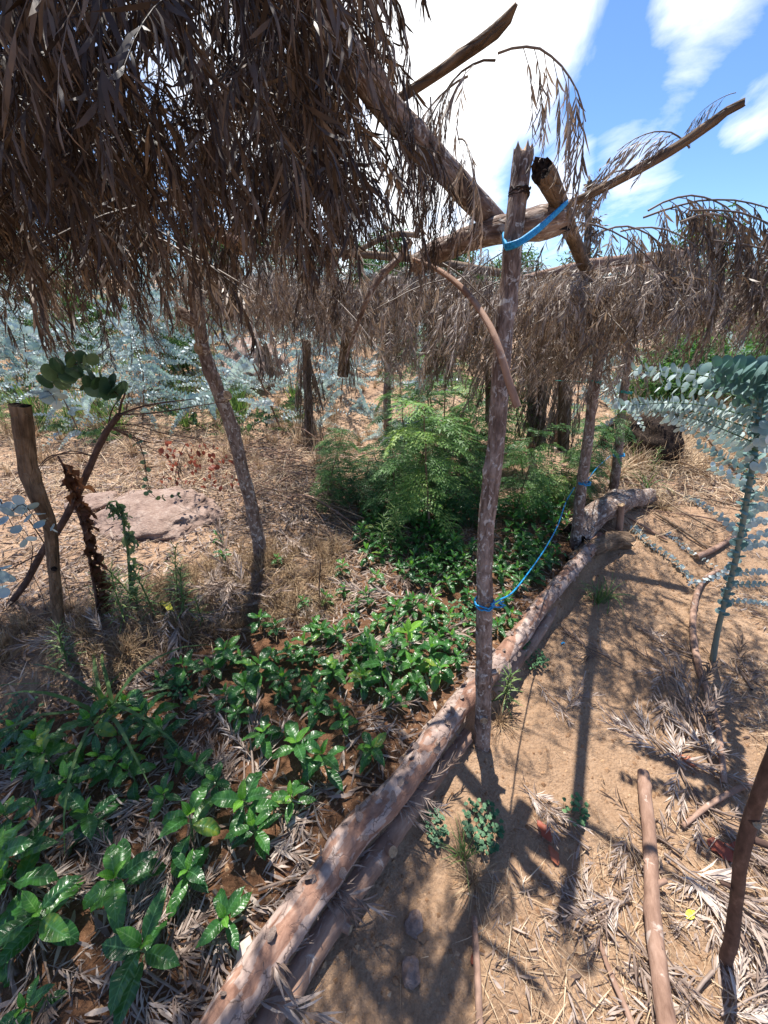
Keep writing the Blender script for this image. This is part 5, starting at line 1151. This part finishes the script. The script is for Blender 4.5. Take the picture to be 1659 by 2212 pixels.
# ------------------------------------------------------------------ feathery green saplings
DIA = (np.array([(-.5, .25, 0), (.5, .3, 0), (0, 0, 0), (0, 1, -.1)], float) * (.31, 1, 1), np.array([(2, 1, 3, 0)]), np.zeros((4, 3)))
def fern_leaf(lv, mb, rng, p, d, L, g, rnd):
    P = bend(p, d, L, 6, g); stick(mb, P, .0016, .0006, 3, .4)
    for k in range(10):
        t = .22 + .76 * k / 9; q, dd = along(P, t); side = np.cross(dd, (0, 0, 1)); side /= np.linalg.norm(side) + 1e-6; pl = L * .36 * (1 - .75 * abs(t - .4))
        for s_ in (-1, 1):
            D = side * s_ * .85 + dd * .55 + np.array((0, 0, rng.uniform(-.35, .05))); D /= np.linalg.norm(D); sd2 = np.cross(D, (0, 0, 1)); 
            for m_ in range(4):
                q2 = q + D * pl * (m_ + .3) / 4
                for s2_ in (-1, 1): lv.put(q2, D * .8 + sd2 * s2_ * .75, pl * .34, min(1, max(0, rnd + rng.gauss(0, .15))), rng.gauss(0, .4))
            lv.put(q + D * pl * .9, D, pl * .35, rnd)
def fern_proto(seed, h, n, L):
    rng = random.Random(seed); st, lm, lv = MB(), MB(), Leaves(); P = bend((0, 0, 0), (rng.uniform(-.2, .2), rng.uniform(-.2, .2), 1), h, 7, 0, rng, .06); stick(st, P, .010, .003, 6)
    for k in range(n):
        t = .18 + .81 * k / n; q, dd = along(P, t); a = k * 2.4 + rng.uniform(-.3, .3); el = rng.uniform(.2, .9)
        fern_leaf(lv, lm, rng, q, (math.cos(a) * math.cos(el), math.sin(a) * math.cos(el), math.sin(el)), L * rng.uniform(.75, 1.1), rng.uniform(1.0, 1.9), rng.random())
    lv.flush(lm, [DIA], 0, seed); return lm, st
PF = [fern_proto(20 + i, h, n, L) for i, (h, n, L) in enumerate(((.75, 22, .34), (1.0, 26, .36), (.55, 18, .34), (1.25, 28, .34)))]
FS = [(850, 1130, .9), (930, 1150, 1.0), (1010, 1120, .9), (960, 1060, 1.0), (890, 1060, .9), (1110, 1110, .75), (1170, 1080, .8), (1215, 1080, .7), (790, 1090, .7), (740, 1060, .62), (1040, 1050, 1.0), (1130, 1030, .85), (960, 1000, 1.2), (880, 1010, .95), (1060, 980, 1.1), (700, 1100, .55), (1000, 960, 1.25), (1250, 1050, .7), (820, 1040, .8), (930, 960, 1.2)]
sp = []
for x, y, s_ in FS: p = gp(x, y); sp.append((p.x, p.y, s_ * 1.02))
FL_ = ['front left low', 'front centre', 'front right, partly behind the main post', 'tall centre', 'centre left', 'right of the main post', 'right, reaching toward the dark based post', 'far right, touching the dark based post', 'left edge, pale', 'small outermost left', 'middle right', 'back right', 'back tallest', 'back left', 'back, in roof shadow', 'lowest, nearest the brushwood heap', 'farthest back behind the main post', 'just beyond the dark based post', 'left shoulder of the clump', 'farthest back left of the main post']
plant_things(PF, 'feathery_sapling', 'sapling', sp, (M['fern'], M['stem_brown']), 'feathery green saplings growing past the seedling bed', lambda i, o: f'feathery leaved green sapling in the bushy clump, {FL_[i]}', 4)
# tree tops and shrubs along the skyline
def tree_proto(seed, h, r, n, leaf, airy=False):
    rng = random.Random(seed); st, lm, lv = MB(), MB(), Leaves()
    P = bend((0, 0, 0), (rng.uniform(-.1, .1), rng.uniform(-.1, .1), 1), h * .95, 8, 0, rng, .04); tube(st, P[::2], list(np.linspace(.03 * h, .008 * h, len(P[::2]))), 8, .15, .1, 8, seed)
    for k in range(9 if not airy else 14):
        t = .3 + .68 * k / 13 if airy else .35 + .6 * k / 9; q, dd = along(P, min(t, .99)); a = k * 2.4; el = rng.uniform(.2, .9); ll = r * rng.uniform(.6, 1.1) * (1.2 - t * .8)
        B = bend(q, (math.cos(a) * math.cos(el), math.sin(a) * math.cos(el), math.sin(el)), ll, 6, .4, rng, .12); stick(st, B, .008 * h, .002 * h, 5)
        for m_ in range(n):
            c, d2 = along(B, .25 + .75 * rng.random()); c = c + np.array([rng.gauss(0, 1) for _ in range(3)]) * r * (.18 if not airy else .09); rr = rng.random()
            for _ in range(7): 
                v = np.array([rng.gauss(0, 1) for _ in range(3)]); lv.put(c + v * leaf * .5, v + (0, 0, -.5), leaf * rng.uniform(.6, 1.2), rr * .6 + rng.random() * .4, rng.uniform(-1, 1))
    lv.flush(lm, [lance(.35, .2, .2), lance(.28, .4, -.3)], 0, seed); return lm, st
PT = [tree_proto(1, 3.6, 1.3, 42, .13), tree_proto(2, 2.6, 1.1, 40, .12), tree_proto(3, 1.6, .9, 40, .09), tree_proto(4, 3.4, .35, 16, .07, True)]
def treethings(idx, spots, name, cat, mat, lab, group, seed):
    rg = random.Random(seed); lm, st = PT[idx]; r0 = empty(name, (0, -70, 0)); r0['category'] = cat; lm.obj('crown', M[mat], r0); st.obj('trunk', M['bark_brown'], r0)
    for i, (x, y, s) in enumerate(spots):
        o = r0 if i == 0 else dup(r0); o.location = (x, y, gz(x, y) - .05); o.rotation_euler = (0, 0, rg.uniform(0, 6.28)); o.scale = (s,) * 3; tag(o, lab if isinstance(lab, str) else lab[i], cat, group)
def dirspot(dx, Y_, s): p = at(dx, 640, Y=Y_); return (p.x, p.y, s)
treethings(0, [dirspot(1475, 8.5, .80), dirspot(1720, 9.5, .8)], 'broadleaf_tree', 'tree', 'tree', ['dark green tree rising above the far roof at right, behind the arching grey branch', 'green tree at the extreme right edge above the far roof'], None, 1)
treethings(3, [dirspot(1278, 4.6, .82)], 'slender_sapling', 'sapling', 'thatch_grey', 'slender wispy sapling standing against the sky above the knotted beam', None, 2)
rg = random.Random(15)
treethings(1, [dirspot(rg.uniform(-60, 1740), rg.uniform(11, 19), rg.uniform(.5, 1.0)) for _ in range(44)], 'small_tree', 'tree', 'tree', 'small green tree on the distant skyline seen through gaps in the thatch', 'small trees on the distant skyline', 3)
treethings(2, [dirspot(rg.uniform(1330, 1740), rg.uniform(5, 9), rg.uniform(.5, .85)) for _ in range(16)], 'green_shrub', 'shrub', 'fern', 'green leafy shrub on the right slope behind the dry brush', 'green shrubs on the right slope', 4)
treethings(2, [dirspot(rg.uniform(-80, 420), rg.uniform(6.5, 13), rg.uniform(.35, .6)) for _ in range(20)], 'green_shrub', 'shrub', 'tree', 'yellow green leafy shrub on the left slope', 'green shrubs on the left slope', 5)

# brush pile sticks and red leaf twigs
rg = random.Random(21)
for i in range(46):
    if i < 26: x, y = rg.uniform(500, 700), rg.uniform(960, 1120)
    elif i < 36: x, y = rg.uniform(150, 520), rg.uniform(930, 1060)
    else: x, y = rg.uniform(1400, 1640), rg.uniform(1000, 1200)
    p = np.array(gp(x, y)); a = rg.uniform(-.7, .5) if i < 36 else rg.uniform(0, 3); l = rg.uniform(.4, 1.1); o = p
    e = p + np.array((math.cos(a) * l, math.sin(a) * l, 0)); e[2] = gz(e[0], e[1]) + rg.uniform(.01, .10); m_ = (p + e) / 2 + np.array([rg.gauss(0, .05) for _ in range(3)]); m_[2] = max(gz(m_[0], m_[1]) + .03, m_[2])
    mb = MB(); r_ = rg.uniform(.004, .011); stick(mb, catmull([(0, 0, .02), m_ - p, e - p], [1, 1, 1], .06)[0], r_, r_ * .5, 6, seed=i)
    b = mb.obj('fallen_stick', M['bark_pink' if i % 3 else 'pole']); b.location = p
    tag(b, ('thin stick lying in the brushwood heap right of the leaning knotted post' if i < 26 else 'thin stick lying on dry grass behind the wilted plants' if i < 36 else 'thin stick lying on sandy ground near the blue leaved sapling'), 'stick', ('sticks in the brushwood heap', 'sticks on the dry grass left', 'sticks on the sandy ground right')[0 if i < 26 else 1 if i < 36 else 2])
def brush(lab, sel, n, seed, mat='bark_pink', r=.004):
    rng = random.Random(seed); mb = MB()
    for _ in range(n):
        x, y = sel(rng); z = gz(x, y); a = rng.uniform(0, 6.28); l = rng.uniform(.2, .8); h = rng.uniform(0, .35)
        p = np.array((x, y, z + h * rng.random())); stick(mb, bend(p, (math.cos(a), math.sin(a), rng.uniform(-.2, .8)), l, 4, .9, rng, .1), r * rng.uniform(.4, 1), r * .2, 4, seed=rng.random() * 9)
    return tag(mb.obj('twigs', M[mat]), None, kind='stuff')
def bsel(x0, x1, y0, y1):
    def f_(r): p = gp(r.uniform(x0, x1), r.uniform(y0, y1)); return p.x, p.y
    return f_
brush('', bsel(430, 760, 820, 1120), 240, 7, 'pole', .005); brush('', bsel(0, 420, 820, 1000), 200, 8, 'pole', .005); brush('', bsel(1430, 1659, 880, 1060), 260, 1, 'pole', .006); brush('', bsel(480, 760, 940, 1120), 120, 2); brush('', bsel(60, 420, 850, 1100), 110, 3)
rl = MB(); lv = Leaves(); rng = random.Random(2)
for _ in range(90):
    lv.put(A(rng.uniform(345, 520), rng.uniform(950, 1050), rng.uniform(2.3, 2.9)), (rng.gauss(0, .5), rng.gauss(0, .5), -1), rng.uniform(.03, .055), rng.random(), rng.uniform(-1, 1))
P = [A(240, 925, 1.9), A(330, 945, 2.2), A(430, 975, 2.5), A(520, 1000, 2.7)]; o = P[0]; lv.t = [np.array(t) - o for t in lv.t]; lv.flush(rl, [broad(.6, .5, 6, 3, 3, .01, .1)], 0, 1)
r = empty('red_leaf_branch', o); tag(r, 'fine twig hung with rust red dry leaves left of the leaning knotted post', 'branch'); rl.obj('leaves', M['redleaf'], r)
s = MB()
for k in range(7): stick(s, catmull([P[0] - o, P[1] - o + np.array((0, 0, rng.gauss(0, .06))), P[2] - o + np.array((0, 0, rng.gauss(0, .12))), P[3] - o + np.array((rng.gauss(0, .1), 0, rng.gauss(0, .18)))], [1] * 4, .05)[0], .003, .001, 4)
s.obj('twigs', M['stem_brown'], r)
place(HANG[2], 'dry_branch', A(400, 960, 2.0), s=.42, label='small dark dry spray dangling in mid air left of the leaning knotted post', cat='dry branch')
lying('fallen_pole', 'reddish pole lying at the left edge above the crooked stake, upper of two', 'pole', [(-60, 860), (60, 850), (200, 842), (230, 838)], [.03, .03, .028, .02], 'bark_pink', 91)
lying('fallen_pole', 'reddish pole lying at the left edge above the crooked stake, lower of two', 'pole', [(-60, 872), (30, 868), (120, 862)], [.028, .028, .02], 'bark_pink', 92)
mb = MB(); b_ = gp(691, 1300); stick(mb, [b_ - Vector(b_), (0.004, 0, .12), A(693, 1215, b_.y) - np.array(b_)], .004, .003, 5); o = mb.obj('thin_twig', M['bark_dark']); o.location = b_; tag(o, 'thin dark upright twig stuck in the seedling bed', 'twig')
